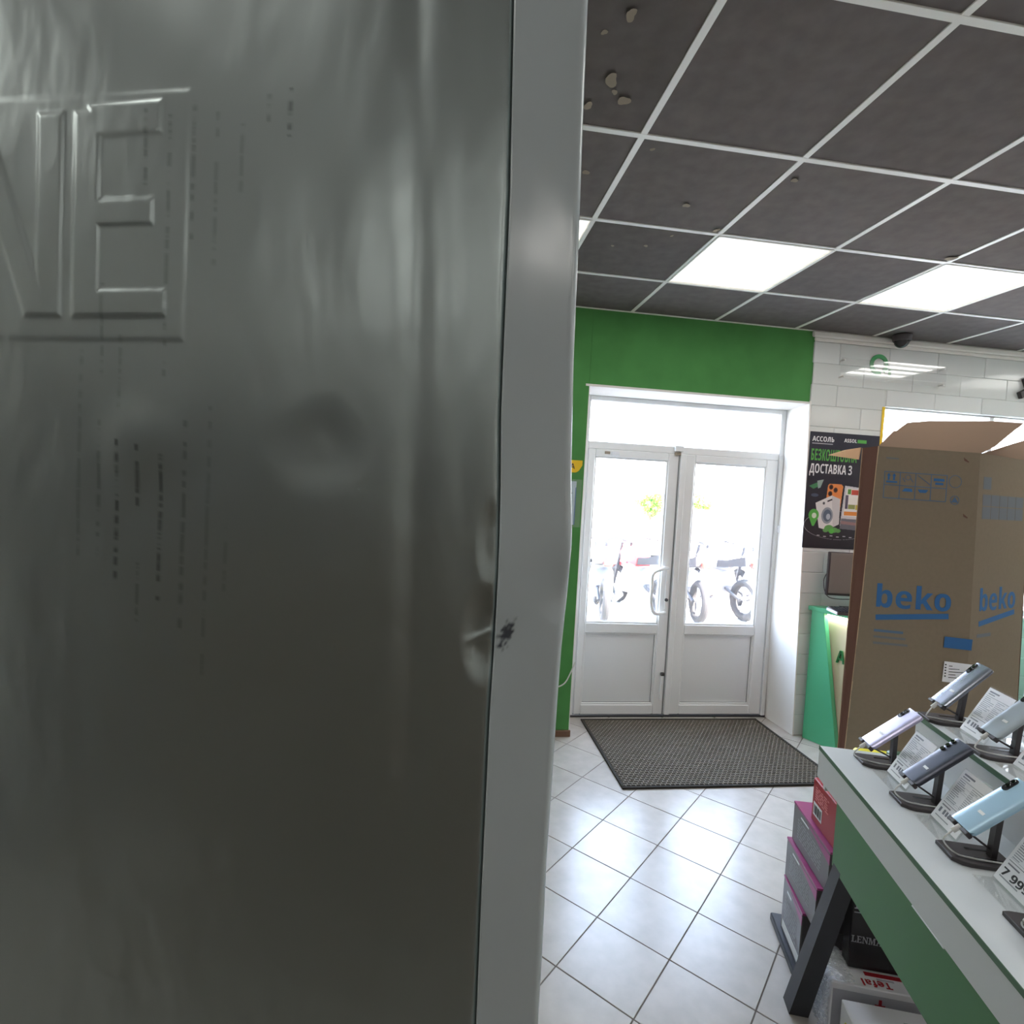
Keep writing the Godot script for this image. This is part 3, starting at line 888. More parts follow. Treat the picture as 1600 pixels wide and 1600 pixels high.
func refrigerator() -> void:
	var fz := 0.36041
	var T := Vector3(-0.303, 0, 0.953)
	var fr := thing("refrigerator", "tall silver-grey refrigerator close at left, dented along its scuffed edge trim", "refrigerator", -fz * T, TURN)
	var seam := [Vector2(-0.0809, 2.0065), Vector2(-0.0788, 1.9462), Vector2(-0.0767, 1.8851), Vector2(-0.0761, 1.8358), Vector2(-0.0755, 1.7858), Vector2(-0.0747, 1.7396), Vector2(-0.0725, 1.6929), Vector2(-0.0713, 1.6544), Vector2(-0.071, 1.6328), Vector2(-0.0712, 1.5893), Vector2(-0.0715, 1.5365), Vector2(-0.071, 1.4786), Vector2(-0.0705, 1.4109), Vector2(-0.0693, 1.3192)]
	var edge := [Vector2(-0.0326, 2.0019), Vector2(-0.0311, 1.9232), Vector2(-0.0298, 1.8673), Vector2(-0.029, 1.8189), Vector2(-0.0282, 1.7781), Vector2(-0.0265, 1.7286), Vector2(-0.0249, 1.6954), Vector2(-0.0228, 1.6662), Vector2(-0.0225, 1.6537), Vector2(-0.0231, 1.6367), Vector2(-0.024, 1.6154), Vector2(-0.0252, 1.5854), Vector2(-0.0257, 1.5509), Vector2(-0.0261, 1.4987), Vector2(-0.0266, 1.4414), Vector2(-0.0259, 1.3835), Vector2(-0.0259, 1.3292)]
	var groove := [Vector2(-0.1466, 2.0127), Vector2(-0.1341, 1.7594), Vector2(-0.1278, 1.5384), Vector2(-0.1255, 1.35)]
	var nz := FastNoiseLite.new()
	nz.seed = 4
	nz.frequency = 1.0
	nz.fractal_octaves = 3
	var TOP := 2.085
	# rows: fine where the panel faces the viewer
	var ys := PackedFloat32Array()
	var y := TOP
	while y > 1.24:
		ys.append(y)
		y -= 0.0016
	while y > 0.03:
		ys.append(y)
		y -= 0.08
	ys.append(0.03)
	var us := PackedFloat32Array()     # distance left of the seam
	var u := 0.0
	while u < 0.425:
		us.append(u)
		u += 0.0009 if u < 0.006 else 0.0016
	while u < 0.585:
		us.append(u)
		u += 0.04
	us.append(0.585)
	var nr := ys.size()
	var nc := us.size()
	var P := PackedVector3Array()
	P.resize(nr * nc)
	var C := PackedColorArray()
	C.resize(nr * nc)
	# dark broken scuff lines: column n, from, to, strength
	var dashes := [[-0.3685, 1.72, 1.60, 0.75], [-0.3505, 1.71, 1.66, 0.65], [-0.3305, 1.71, 1.58, 0.65], [-0.311, 1.73, 1.57, 0.4], [-0.385, 1.74, 1.62, 0.35], [-0.403, 1.78, 1.62, 0.25], [-0.291, 1.74, 1.54, 0.22], [-0.275, 1.66, 1.60, 0.18], [-0.349, 1.62, 1.575, 0.35], [-0.3305, 1.95, 1.75, 0.35], [-0.311, 1.96, 1.86, 0.35], [-0.292, 1.95, 1.84, 0.25], [-0.272, 1.94, 1.89, 0.25], [-0.252, 1.96, 1.94, 0.35], [-0.2355, 1.962, 1.928, 0.6], [-0.3505, 1.955, 1.90, 0.4], [-0.3685, 1.80, 1.73, 0.25], [-0.385, 1.83, 1.76, 0.3]]
	for i in nr:
		var yy := ys[i]
		var sx := along(yy, seam)
		var gx := along(yy, groove)
		var gfade := smoothstep(1.40, 1.52, yy)
		for j in nc:
			var x := sx - us[j]
			var d := 0.0008 * nz.get_noise_2d(x * 9.0, yy * 5.0) + 0.00012 * nz.get_noise_2d(x * 60.0, yy * 20.0)
			var q := (x - gx) / 0.011
			d -= 0.0021 * gfade * exp(-q * q)
			q = (x - gx - 0.034) / 0.010
			d -= 0.0005 * smoothstep(1.55, 1.75, yy) * exp(-q * q)
			# broad dents and bulges
			d += 0.0022 * exp(-(pow((x + 0.1786) / 0.022, 2) + pow((yy - 1.9) / 0.055, 2)))
			d += 0.0012 * exp(-(pow((x + 0.349) / 0.04, 2) + pow((yy - 1.715) / 0.03, 2)))
			var rd := sqrt(pow((x + 0.2029) / 0.037, 2) + pow((yy - 1.712) / 0.038, 2))
			d -= 0.0016 * (1.0 - smoothstep(0.2, 1.1, rd))
			rd = sqrt(pow((x + 0.352) / 0.034, 2) + pow((yy - 1.712) / 0.034, 2))
			d += 0.0007 * (1.0 - smoothstep(0.2, 1.1, rd))
			rd = sqrt(pow((x + 0.21) / 0.045, 2) + pow((yy - 1.50) / 0.04, 2))
			d += 0.0008 * (1.0 - smoothstep(0.2, 1.1, rd))
			# sharp dent at the seam
			var e := sqrt(pow((x + 0.078) / 0.016, 2) + pow((yy - 1.592) / 0.036, 2))
			d -= 0.0042 * (1.0 - smoothstep(0.35, 1.05, e))
			var e2 := sqrt(pow((x + 0.076) / 0.010, 2) + pow((yy - 1.655) / 0.03, 2))
			d -= 0.0022 * (1.0 - smoothstep(0.3, 1.1, e2))
			d += 0.0015 * exp(-pow((yy - 1.588 - (x + 0.085) * 0.5) / 0.003, 2)) * (1.0 - smoothstep(0.4, 1.0, e))
			# edge rolls back into the seam
			d -= 0.0035 * exp(-us[j] / 0.0011)
			# pressed-in print: a border and two letters
			if yy > 1.77 and x < -0.30:
				var k := raised(rect_in(x, yy, -0.9, 1.7878, -0.3152, 1.9665 + (x + 0.3152) * -0.02))
				var ln := maxf(rect_in(x, yy, -0.4122, 1.805, -0.3895, 1.9562), rect_in(x, yy, -0.40, 1.9375, -0.3377, 1.9602))
				ln = maxf(ln, rect_in(x, yy, -0.40, 1.8721, -0.3432, 1.8909))
				ln = maxf(ln, rect_in(x, yy, -0.40, 1.805, -0.3308, 1.8241))
				ln = maxf(ln, rect_in(x, yy, -0.445, 1.805, -0.4229, 1.9568))
				# the slanting stroke
				var ax := lerpf(-0.5035, -0.4440, clampf((1.9568 - yy) / (1.9568 - 1.805), 0, 1))
				ln = maxf(ln, minf(0.011 - absf(x - ax), minf(yy - 1.805, 1.9568 - yy)))
				d += 0.0005 * k + 0.0010 * raised(ln)
			P[i * nc + j] = Vector3(x, yy, d)
			# scuffs
			var dark := 0.0
			for s in dashes:
				if absf(x - s[0]) < 0.0026 and yy < s[1] and yy > s[2]:
					var n1 := nz.get_noise_2d(s[0] * 900.0, yy * 110.0)
					var mid := 1.0 - absf((yy - (s[1] + s[2]) / 2.0) / ((s[1] - s[2]) / 2.0))
					dark = maxf(dark, s[3] * smoothstep(-0.18, 0.2, n1 + 0.35 * mid - 0.1) * (1.0 - smoothstep(0.0008, 0.0025, absf(x - s[0]))))
			var g := 1.0 - dark * 0.7
			C[i * nc + j] = Color(g, g, g)
	var N := PackedVector3Array()
	N.resize(nr * nc)
	for i in nr:
		for j in nc:
			var a := P[i * nc + maxi(j - 1, 0)] - P[i * nc + mini(j + 1, nc - 1)]
			var b := P[maxi(i - 1, 0) * nc + j] - P[mini(i + 1, nr - 1) * nc + j]
			N[i * nc + j] = a.cross(b).normalized()
	var I := PackedInt32Array()
	I.resize((nr - 1) * (nc - 1) * 6)
	var w := 0
	for i in nr - 1:
		for j in nc - 1:
			var k := i * nc + j
			for q in [k, k + nc, k + 1, k + 1, k + nc, k + nc + 1]:
				I[w] = q
				w += 1
	var arr := []
	arr.resize(Mesh.ARRAY_MAX)
	arr[Mesh.ARRAY_VERTEX] = P
	arr[Mesh.ARRAY_NORMAL] = N
	arr[Mesh.ARRAY_COLOR] = C
	arr[Mesh.ARRAY_INDEX] = I
	var am := ArrayMesh.new()
	am.add_surface_from_arrays(Mesh.PRIMITIVE_TRIANGLES, arr)
	var pm := mat("fridge_panel", S(176, 187, 186), 0.33, 0.85)
	pm.vertex_color_use_as_albedo = true
	tag(obj("door_panel", am, pm, fr), "dull metallic panel with pressed-in letters, dents and dark scuff lines")
	# glossy trim along the right edge
	var nc2 := 40
	var nr2 := 0
	var yl := PackedFloat32Array()
	y = TOP
	while y > 1.24:
		yl.append(y)
		y -= 0.0022
	while y > 0.03:
		yl.append(y)
		y -= 0.08
	yl.append(0.03)
	nr2 = yl.size()
	P = PackedVector3Array()
	C = PackedColorArray()
	for i in nr2:
		var yy := yl[i]
		var a := along(yy, seam) + 0.0009
		var b := along(yy, edge)
		var r := 0.0042
		for j in nc2:
			var p: Vector3
			if j == 0:
				p = Vector3(a, yy, -0.004)
			elif j < 29:
				var k := float(j - 1) / 27.0
				p = Vector3(lerpf(a + 0.0003, b - r, k), yy, 0.0016)
				p.z += 0.0006 * nz.get_noise_2d(p.x * 12.0, yy * 5.0)
				p.z -= 0.003 * exp(-(pow((p.x + 0.026) / 0.012, 2) + pow((yy - 1.625) / 0.02, 2)))
				p.z -= 0.0016 * exp(-(pow((p.x + 0.066) / 0.012, 2) + pow((yy - 1.592) / 0.024, 2)))
				p.z -= 0.0012 * k * k
			elif j < 37:
				var an := float(j - 28) / 8.0 * PI / 2.0
				p = Vector3(b - r + r * sin(an), yy, 0.0004 - r + r * cos(an))
				p.z -= 0.003 * exp(-(pow((p.x + 0.026) / 0.012, 2) + pow((yy - 1.625) / 0.02, 2)))
			else:
				p = Vector3(b - 0.0032 * (j - 36), yy, -0.004 - 0.02 * (j - 36))
			P.append(p)
			var sc := 0.0
			var rx := (p.x + 0.0625) * 0.8 + (yy - 1.594) * -0.35
			var ry := (yy - 1.594) * 0.9 + (p.x + 0.0625) * 0.35
			var q2 := sqrt(pow(rx / 0.0042, 2) + pow(ry / 0.011, 2)) + 0.9 * nz.get_noise_2d(p.x * 300.0, yy * 240.0)
			sc = 0.85 * (1.0 - smoothstep(0.5, 1.0, q2))
			C.append(Color(1.0 - sc, 1.0 - sc, 1.0 - sc * 0.97))
	N = PackedVector3Array()
	I = PackedInt32Array()
	for i in nr2:
		for j in nc2:
			var a := P[i * nc2 + mini(j + 1, nc2 - 1)] - P[i * nc2 + maxi(j - 1, 0)]
			var b := P[maxi(i - 1, 0) * nc2 + j] - P[mini(i + 1, nr2 - 1) * nc2 + j]
			N.append(a.cross(b).normalized())
	for i in nr2 - 1:
		for j in nc2 - 1:
			var k := i * nc2 + j
			I.append_array([k, k + 1, k + nc2, k + 1, k + nc2 + 1, k + nc2])
	arr = []
	arr.resize(Mesh.ARRAY_MAX)
	arr[Mesh.ARRAY_VERTEX] = P
	arr[Mesh.ARRAY_NORMAL] = N
	arr[Mesh.ARRAY_COLOR] = C
	arr[Mesh.ARRAY_INDEX] = I
	am = ArrayMesh.new()
	am.add_surface_from_arrays(Mesh.PRIMITIVE_TRIANGLES, arr)
	var tm := mat("fridge_trim", S(192, 203, 207), 0.16, 0.0, 0.6)
	tm.vertex_color_use_as_albedo = true
	tag(obj("edge_trim", am, tm, fr), "glossy blue-grey edge trim, dented and scuffed at mid height")
	mat("fridge_body", S(150, 156, 158), 0.5)
	obox("door_core", Vector3(-0.662, 0.03, -0.062), Vector3(-0.046, 2.084, -0.007), M.fridge_body, fr, 0.002)
	obox("body", Vector3(-0.655, 0.03, -0.62), Vector3(-0.085, 2.08, -0.066), M.fridge_body, fr, 0.01)
	for q in [[-0.62, -0.58], [-0.13, -0.58], [-0.62, -0.12], [-0.13, -0.12]]:
		var st := SurfaceTool.new()
		st.begin(Mesh.PRIMITIVE_TRIANGLES)
		lathe(st, [Vector2(0, 0.032), Vector2(0.018, 0.032), Vector2(0.024, 0.0), Vector2(0, 0.0)], Transform3D(Basis.IDENTITY, Vector3(q[0], 0, q[1])), 12)
		obj("foot", commit(st, true), M.black_plastic, fr)

# ---------------------------------------------------------------- display counter
func counter() -> void:
	var c := thing("display_counter", "stepped white shop counter with green edging displaying mobile phones", "counter", CNT, TURN)
	var L := 1.6
	var h := CT
	obox("counter_top", Vector3(0.0, h - 0.02, 0.0), Vector3(0.75, h, L), M.counter_white, c, 0.001)
	obox("edge_strip", Vector3(-0.002, h - 0.0125, -0.001), Vector3(0.0, h + 0.0002, L), M.counter_green, c, 0.0)
	obox("apron", Vector3(-0.001, h - 0.103, 0.0), Vector3(0.018, h - 0.0125, L), M.counter_apron, c, 0.001)
	obox("skirt", Vector3(0.001, h - 0.30, 0.155), Vector3(0.017, h - 0.103, L), M.skirt_green, c, 0.001)
	obox("peeling_edge_band", Vector3(-0.002, h - 0.1052, 0.58), Vector3(0.002, h - 0.1025, 0.70), M.paper, c, 0.0)
	obox("end_panel", Vector3(0.018, h - 0.14, 0.004), Vector3(0.73, h - 0.02, 0.02), M.counter_apron, c, 0.001)
	# upper step
	obox("step_top", Vector3(0.272, h + 0.127, -0.01), Vector3(0.75, h + 0.145, L), M.counter_white, c, 0.001)
	obox("step_edge_strip", Vector3(0.2695, h + 0.131, -0.011), Vector3(0.272, h + 0.1452, L), M.counter_green, c, 0.0)
	obox("step_riser", Vector3(0.276, h, 0.0), Vector3(0.292, h + 0.127, L), M.counter_apron, c, 0.001)
	obox("step_end", Vector3(0.292, h, 0.0), Vector3(0.74, h + 0.127, 0.016), M.counter_apron, c, 0.001)
	# slanting flat legs
	for q in [[0.0, 0.02], [0.66, 0.02], [0.0, 1.5], [0.66, 1.5]]:
		var st := st_new()
		var t0: float = q[1]
		var lean: float = 0.255 if t0 < 1 else -0.255
		var x0: float = q[0] - 0.011
		hexa(st, [Vector3(x0 - 0.03, 0, t0 - 0.05), Vector3(x0 + 0.03, 0, t0 - 0.05), Vector3(x0 + 0.03, 0, t0 + 0.012), Vector3(x0 - 0.03, 0, t0 + 0.012)], [Vector3(x0 + 0.03, h - 0.021, t0 + lean - 0.025), Vector3(x0 + 0.075, h - 0.021, t0 + lean - 0.025), Vector3(x0 + 0.075, h - 0.021, t0 + lean + 0.02), Vector3(x0 + 0.03, h - 0.021, t0 + lean + 0.02)])
		obj("leg", commit(st), M.dark_grey_metal, c)
	phones()

func rounded(w: float, h: float, r: float, n := 5) -> PackedVector2Array:
	var p := PackedVector2Array()
	for c in [[w / 2 - r, h - r, 0], [-w / 2 + r, h - r, 1], [-w / 2 + r, r, 2], [w / 2 - r, r, 3]]:
		for k in n + 1:
			var an: float = PI / 2 * (c[2] + float(k) / n)
			p.append(Vector2(c[0], c[1]) + Vector2(cos(an), sin(an)) * r)
	return p

# phone frame: local x across, y along from the charging port to the top, z out of the back
func phone_at(n: float, y: float, t: float, tilt: float, yaw: float) -> Transform3D:
	var b := Basis(Vector3.UP, deg_to_rad(TURN + yaw))
	var along_ := b * Vector3(cos(tilt), sin(tilt), 0)
	var across := b * Vector3(0, 0, 1)
	return Transform3D(Basis(across, along_, across.cross(along_)), cp(n, y, t))

func phones() -> void:
	# stand and phone places from the far end; phone: n, y above counter, t of its far bottom corner, tilt
	var lilac := mat("phone_lilac", S(206, 200, 232), 0.25, 0.45)
	var dark := mat("phone_dark", S(70, 72, 84), 0.28, 0.5)
	var blue := mat("phone_blue", S(172, 206, 228), 0.28, 0.2)
	var silver := mat("phone_silver", S(148, 152, 164), 0.22, 0.7)
	var grey := mat("phone_grey", S(166, 176, 184), 0.4, 0.35)
	var green := mat("phone_teal", S(96, 130, 128), 0.3, 0.4)
	mat("lens", S(18, 18, 22), 0.08)
	mat("module", S(46, 46, 52), 0.2)
	var rows := [
		["lilac", lilac, 0.000, 0.103, 0.083, 0.043, 0.066, 0.093, 0.120, 0.711, 1, "lilac metallic phone on the stand at the far end of the lower shelf"],
		["dark", dark, 0.000, 0.103, 0.083, 0.270, 0.088, 0.087, 0.311, 0.727, 3, "dark grey phone with three separate lenses on the lower shelf"],
		["light blue", blue, 0.000, 0.103, 0.083, 0.490, 0.080, 0.099, 0.541, 0.72, 2, "light blue phone with a black pill camera bump on the lower shelf"],
		["teal", green, 0.000, 0.103, 0.083, 0.718, 0.080, 0.095, 0.780, 0.72, 2, "phone on the lower shelf stand nearest the viewer, outside the frame"],
		["silver", silver, 0.145, 0.103, 0.272, 0.010, 0.253, 0.233, 0.105, 0.819, 1, "shiny silver phone on the far end of the upper step, against the carton"],
		["plain grey", grey, 0.145, 0.103, 0.278, 0.236, 0.300, 0.210, 0.250, 0.78, 2, "matte light grey phone on the upper step at the right edge of view"]]
	var i := 0
	for r in rows:
		stand(r, i)
		phone(r)
		i += 1
	# price cards
	card(0.134, 0.0, 0.141, 0, "price card in a clear holder between the lilac and the dark grey phone")
	card(0.133, 0.0, 0.370, 1, "glaring price card in a clear holder between the dark grey and the blue phone")
	card(0.136, 0.0, 0.601, 2, "price card with bold price digits between the blue phone and the frame edge")
	card(0.333, 0.145, 0.112, 3, "price card on the upper step right of the silver phone")
	card(0.331, 0.145, 0.334, 4, "price card on the upper step below the light grey phone, mostly out of frame")
	card(0.463, 0.145, 0.156, 5, "price card standing deeper on the upper step, only its corner above the grey phone")

func stand(r: Array, i: int) -> void:
	var n0: float = r[4]
	var t0: float = r[5]
	var s := thing("phone_stand", "black easel stand carrying the %s phone" % r[11].split(" phone")[0] if i == 99 else {0: "black stand under the lilac phone at the far end of the lower shelf", 1: "black stand under the dark grey phone", 2: "black stand under the light blue phone", 3: "black stand nearest the viewer, only its pointed base tip in view", 4: "black stand under the shiny silver phone on the upper step", 5: "black stand under the matte light grey phone on the upper step"}[i], "phone stand", cp(n0, CT + r[2] + 0.0006, t0), TURN, "black phone stands on the display counter")
	var st := st_new()
	# base plate: x inwards, outline in (x, -z)
	var out := PackedVector2Array([Vector2(0.0, -0.003), Vector2(0.012, 0.0), Vector2(0.122, 0.0), Vector2(0.126, -0.004), Vector2(0.126, -0.08), Vector2(0.122, -0.084), Vector2(0.03, -0.084), Vector2(0.015, -0.08), Vector2(0.0, -0.066)])
	prism(st, out, 0.0, 0.009, Transform3D(Basis(Vector3.RIGHT, -PI / 2), Vector3.ZERO), 0.0015)
	obj("base", commit(st), M.black_plastic, s)
	st = st_new()
	box(st, Vector3(0.05, 0.0088, 0.02), Vector3(0.11, 0.0098, 0.026), 0.0)
	box(st, Vector3(0.05, 0.0088, 0.056), Vector3(0.11, 0.0098, 0.062), 0.0)
	obj("slot", commit(st), M.black_gloss, s)
	# phone frame in the stand's own axes
	var pt := s.transform.affine_inverse() * phone_at(r[6], CT + r[7], r[8], r[9], 0.0)
	var hook := pt * Vector3(0.038, 0.085, -0.0165)
	var mid := pt * Vector3(0.038, 0.0, -0.0135)
	st = st_new()
	var bx := 0.094
	var tz := 0.042
	hexa(st, [Vector3(bx - 0.006, 0.008, tz - 0.009), Vector3(bx + 0.006, 0.008, tz - 0.009), Vector3(bx + 0.006, 0.008, tz + 0.009), Vector3(bx - 0.006, 0.008, tz + 0.009)],
		[hook + Vector3(-0.006, -0.001, -0.008), hook + Vector3(0.006, 0.0, -0.008), hook + Vector3(0.006, 0.0, 0.008), hook + Vector3(-0.006, -0.001, 0.008)])
	obj("column", commit(st), M.black_plastic, s)
	st = st_new()
	box(st, Vector3(0.012, -0.006, -0.0145), Vector3(0.064, 0.115, -0.0098), 0.001, pt)
	box(st, Vector3(0.004, -0.0095, -0.012), Vector3(0.026, -0.001, 0.002), 0.001, pt)
	box(st, Vector3(0.05, -0.0095, -0.012), Vector3(0.072, -0.001, 0.002), 0.001, pt)
	obj("cradle", commit(st), M.black_plastic, s)
	var sm := SurfaceTool.new()
	sm.begin(Mesh.PRIMITIVE_TRIANGLES)
	tube(sm, [mid, Vector3(bx + 0.004, 0.02, tz)], 0.0025, 8)
	obj("strut", commit(sm, true), M.black_plastic, s)
	sm = SurfaceTool.new()
	sm.begin(Mesh.PRIMITIVE_TRIANGLES)
	var pl := pt * Vector3(0.038, -0.022, -0.004)
	tube(sm, [pt * Vector3(0.038, -0.002, -0.004), pl], 0.0055, 10)
	obj("plug", commit(sm, true), M.cable_white, s)
	sm = SurfaceTool.new()
	sm.begin(Mesh.PRIMITIVE_TRIANGLES)
	var low := pt * Vector3(0.038, -0.05, -0.012)
	tube(sm, bend([pl, low, Vector3(0.012, 0.014, 0.06), Vector3(0.045, 0.0125, 0.068), Vector3(0.09, 0.0125, 0.07), Vector3(0.127, 0.0125, 0.074)]), 0.0019, 8)
	obj("charging_cable", commit(sm, true), M.cable_white, s)

func phone(r: Array) -> void:
	var p := thing("phone", r[11], "phone", Vector3.ZERO, 0.0, "phones on the stands of the display counter")
	p.transform = phone_at(r[6], CT + r[7], r[8], r[9], 0.0).translated_local(Vector3(0.038, 0, -0.0085))
	var st := SurfaceTool.new()
	st.begin(Mesh.PRIMITIVE_TRIANGLES)
	# rounded slab: back cover slightly domed towards its long edges
	var w := 0.076
	var L := 0.164
	var prof := []
	var nx := 14
	for k in nx + 1:
		var a := -1.0 + 2.0 * k / nx
		var z := 0.0085 - 0.0042 * pow(absf(a), 5.0)
		prof.append(Vector2(a * w / 2.0, z))
	var ring := rounded(w, L, 0.009)
	for k in nx:
		var a: Vector2 = prof[k]
		var b: Vector2 = prof[k + 1]
		var na := Vector3(0.0042 * 5.0 * signf(a.x) * pow(absf(a.x) / (w / 2), 4.0) / (w / 2), 0, 1).normalized()
		var nb := Vector3(0.0042 * 5.0 * signf(b.x) * pow(absf(b.x) / (w / 2), 4.0) / (w / 2), 0, 1).normalized()
		var ya := 0.0
		var yb := 0.0
		var rr := 0.009
		if absf(a.x) > w / 2 - rr:
			ya = rr - sqrt(maxf(0, rr * rr - pow(absf(a.x) - (w / 2 - rr), 2)))
		if absf(b.x) > w / 2 - rr:
			yb = rr - sqrt(maxf(0, rr * rr - pow(absf(b.x) - (w / 2 - rr), 2)))
		var q := [Vector3(a.x, ya, a.y), Vector3(b.x, yb, b.y), Vector3(b.x, L - yb, b.y), Vector3(a.x, L - ya, a.y)]
		trin(st, [q[0], q[1], q[2]], [na, nb, nb])
		trin(st, [q[0], q[2], q[3]], [na, nb, na])
		for e in [[q[0], q[1], Vector3(0, -1, 0)], [q[3], q[2], Vector3(0, 1, 0)]]:
			var e0: Vector3 = e[0]
			var e1: Vector3 = e[1]
			var f0 := Vector3(e0.x, e0.y, 0.002)
			var f1 := Vector3(e1.x, e1.y, 0.002)
			trin(st, [e0, e1, f1], [e[2], e[2], e[2]])
			trin(st, [e0, f1, f0], [e[2], e[2], e[2]])
	obj("back_cover", commit(st, true), r[1], p)
	var s2 := st_new()
	prism(s2, ring, 0.0, 0.0042, Transform3D())
	obj("frame", commit(s2), r[1], p)
	s2 = st_new()
	prism(s2, rounded(w - 0.003, L - 0.003, 0.008), -0.0006, 0.0004, Transform3D(Basis.IDENTITY, Vector3(0, 0.0015, 0)))
	obj("screen", commit(s2), M.black_gloss, p)
	# cameras, on the far side at the top
	var kind: int = r[10]
	var sm := SurfaceTool.new()
	sm.begin(Mesh.PRIMITIVE_TRIANGLES)
	var lens_at := []
	if kind == 3:
		lens_at = [Vector2(-0.024, 0.150), Vector2(-0.024, 0.134), Vector2(-0.024, 0.118)]
	else:
		lens_at = [Vector2(-0.023, 0.149), Vector2(-0.023, 0.136)]
		s2 = st_new()
		prism(s2, rounded(0.017, 0.038, 0.0083), 0.0, 0.0014, Transform3D(Basis.IDENTITY, Vector3(-0.023, 0.121, 0.0082)), 0.0004)
		obj("camera_bump", commit(s2), M.module, p)
	for q in lens_at:
		sm = SurfaceTool.new()
		sm.begin(Mesh.PRIMITIVE_TRIANGLES)
		lathe(sm, [Vector2(0.0, 0.0026), Vector2(0.0042, 0.0026), Vector2(0.0056, 0.0034), Vector2(0.0062, 0.0022), Vector2(0.0062, -0.001)], Transform3D(Basis(Vector3.RIGHT, PI / 2), Vector3(q.x, q.y, 0.0082)), 16)
		obj("camera_lens", commit(sm, true), M.lens, p)
	s2 = st_new()
	box(s2, Vector3(-0.006, 0.047, 0.0083), Vector3(0.012, 0.054, 0.0090), 0.0)
	obj("logo_plate", commit(s2), M.print_white, p)
	if r[0] == "lilac" or r[0] == "silver" or r[0] == "light blue":
		pass
	s2 = st_new()
	box(s2, Vector3(-0.006, -0.0005, 0.002), Vector3(0.006, 0.001, 0.0048), 0.0)
	obj("charging_port", commit(s2), M.black_gloss, p)

func card(n: float, y: float, t: float, k: int, label: String) -> void:
	var c := thing("price_card", label, "price card", cp(n, CT + y + 0.0006, t + 0.054), TURN - 90.0, "price cards on the display counter")
	var tilt := Transform3D(Basis(Vector3.RIGHT, deg_to_rad(-28 if k != 5 else -3)), Vector3(0, 0.001, 0))
	var im := Image.create(160, 224, false, Image.FORMAT_RGB8)
	im.fill(S(247, 248, 251))
	var g := RandomNumberGenerator.new()
	g.seed = 40 + k
	im.fill_rect(Rect2i(14, 12, 60, 7), S(120, 124, 134))
	im.fill_rect(Rect2i(14, 24, 40, 5), S(150, 154, 162))
	im.fill_rect(Rect2i(10, 36, 140, 2), S(150, 154, 160))
	var yy := 44
	while yy < 140:
		im.fill_rect(Rect2i(12, yy, g.randi_range(30, 70), 3), S(158, 161, 170))
		im.fill_rect(Rect2i(86, yy, g.randi_range(20, 60), 3), S(172, 175, 182))
		if g.randf() < 0.25:
			im.fill_rect(Rect2i(10, yy + 6, 140, 1), S(170, 172, 178))
		yy += 8
	im.fill_rect(Rect2i(10, 146, 140, 2), S(110, 112, 120))
	im.fill_rect(Rect2i(14, 156, 50, 5), S(130, 132, 140))
	if k != 2:
		for q in 4:
			im.fill_rect(Rect2i(16 + q * 16 + (8 if q > 0 else 0), 170, 11, 20), S(110, 112, 122))
	im.fill_rect(Rect2i(14, 204, 80, 4), S(160, 162, 168))
	var m := img_mat("card_%d" % k, im, 0.55)
	var o := obj("paper", sheet(0.105, 0.148, 0.0006), m, c)
	o.transform = tilt.translated_local(Vector3(0, 0.006, 0))
	var st := st_new()
	box(st, Vector3(-0.055, 0.0, -0.0028), Vector3(0.055, 0.158, -0.0008), 0.0, tilt)
	box(st, Vector3(-0.055, 0.0, 0.0), Vector3(0.055, 0.0018, 0.036), 0.0)
	obj("clear_holder", commit(st), M.acrylic, c)
	if k == 5:
		c.scale = Vector3.ONE * 1.22
	if k == 2:
		lettering(c, "7 999", 0.075, 0.018, M.print_dark, tilt * Transform3D(Basis.IDENTITY, Vector3(-0.044, 0.022, 0.0008)), true, 0.0004)

# ---------------------------------------------------------------- goods on the floor by the counter
func goods(called: String, label: String, cat: String, lo: Vector3, hi: Vector3, m: Material, yaw := 0.0, group := "") -> Node3D:
	# lo, hi in counter axes (n, height, t); the thing stands on the middle of its base
	var b := thing(called, label, cat, cp((lo.x + hi.x) / 2.0, lo.y, (lo.z + hi.z) / 2.0), TURN + yaw, group)
	var h := (hi - lo) / 2.0
	obox("carton_body", Vector3(-h.x, 0, -h.z), Vector3(h.x, 2.0 * h.y, h.z), m, b, 0.003)
	b.set_meta("half", h)
	return b

func print_rows(b: Node3D, h: Vector3, x0: float, x1: float, y0: float, y1: float, rows: int, m: Material, seed_: int) -> void:
	# lines of small print on the aisle side (x = -h.x): along z from x0 to x1
	var st := st_new()
	var g := RandomNumberGenerator.new()
	g.seed = seed_
	var dy := (y1 - y0) / rows
	for i in rows:
		var a := x0
		while a < x1 - 0.012:
			var e := minf(a + g.randf_range(0.012, 0.035), x1)
			box(st, Vector3(-h.x - 0.0011, y0 + dy * i, a), Vector3(-h.x + 0.0005, y0 + dy * (i + 0.5), e), 0.0)
			a = e + 0.006
	tag(obj("small_print", commit(st), m, b), "", "", "", "stuff")

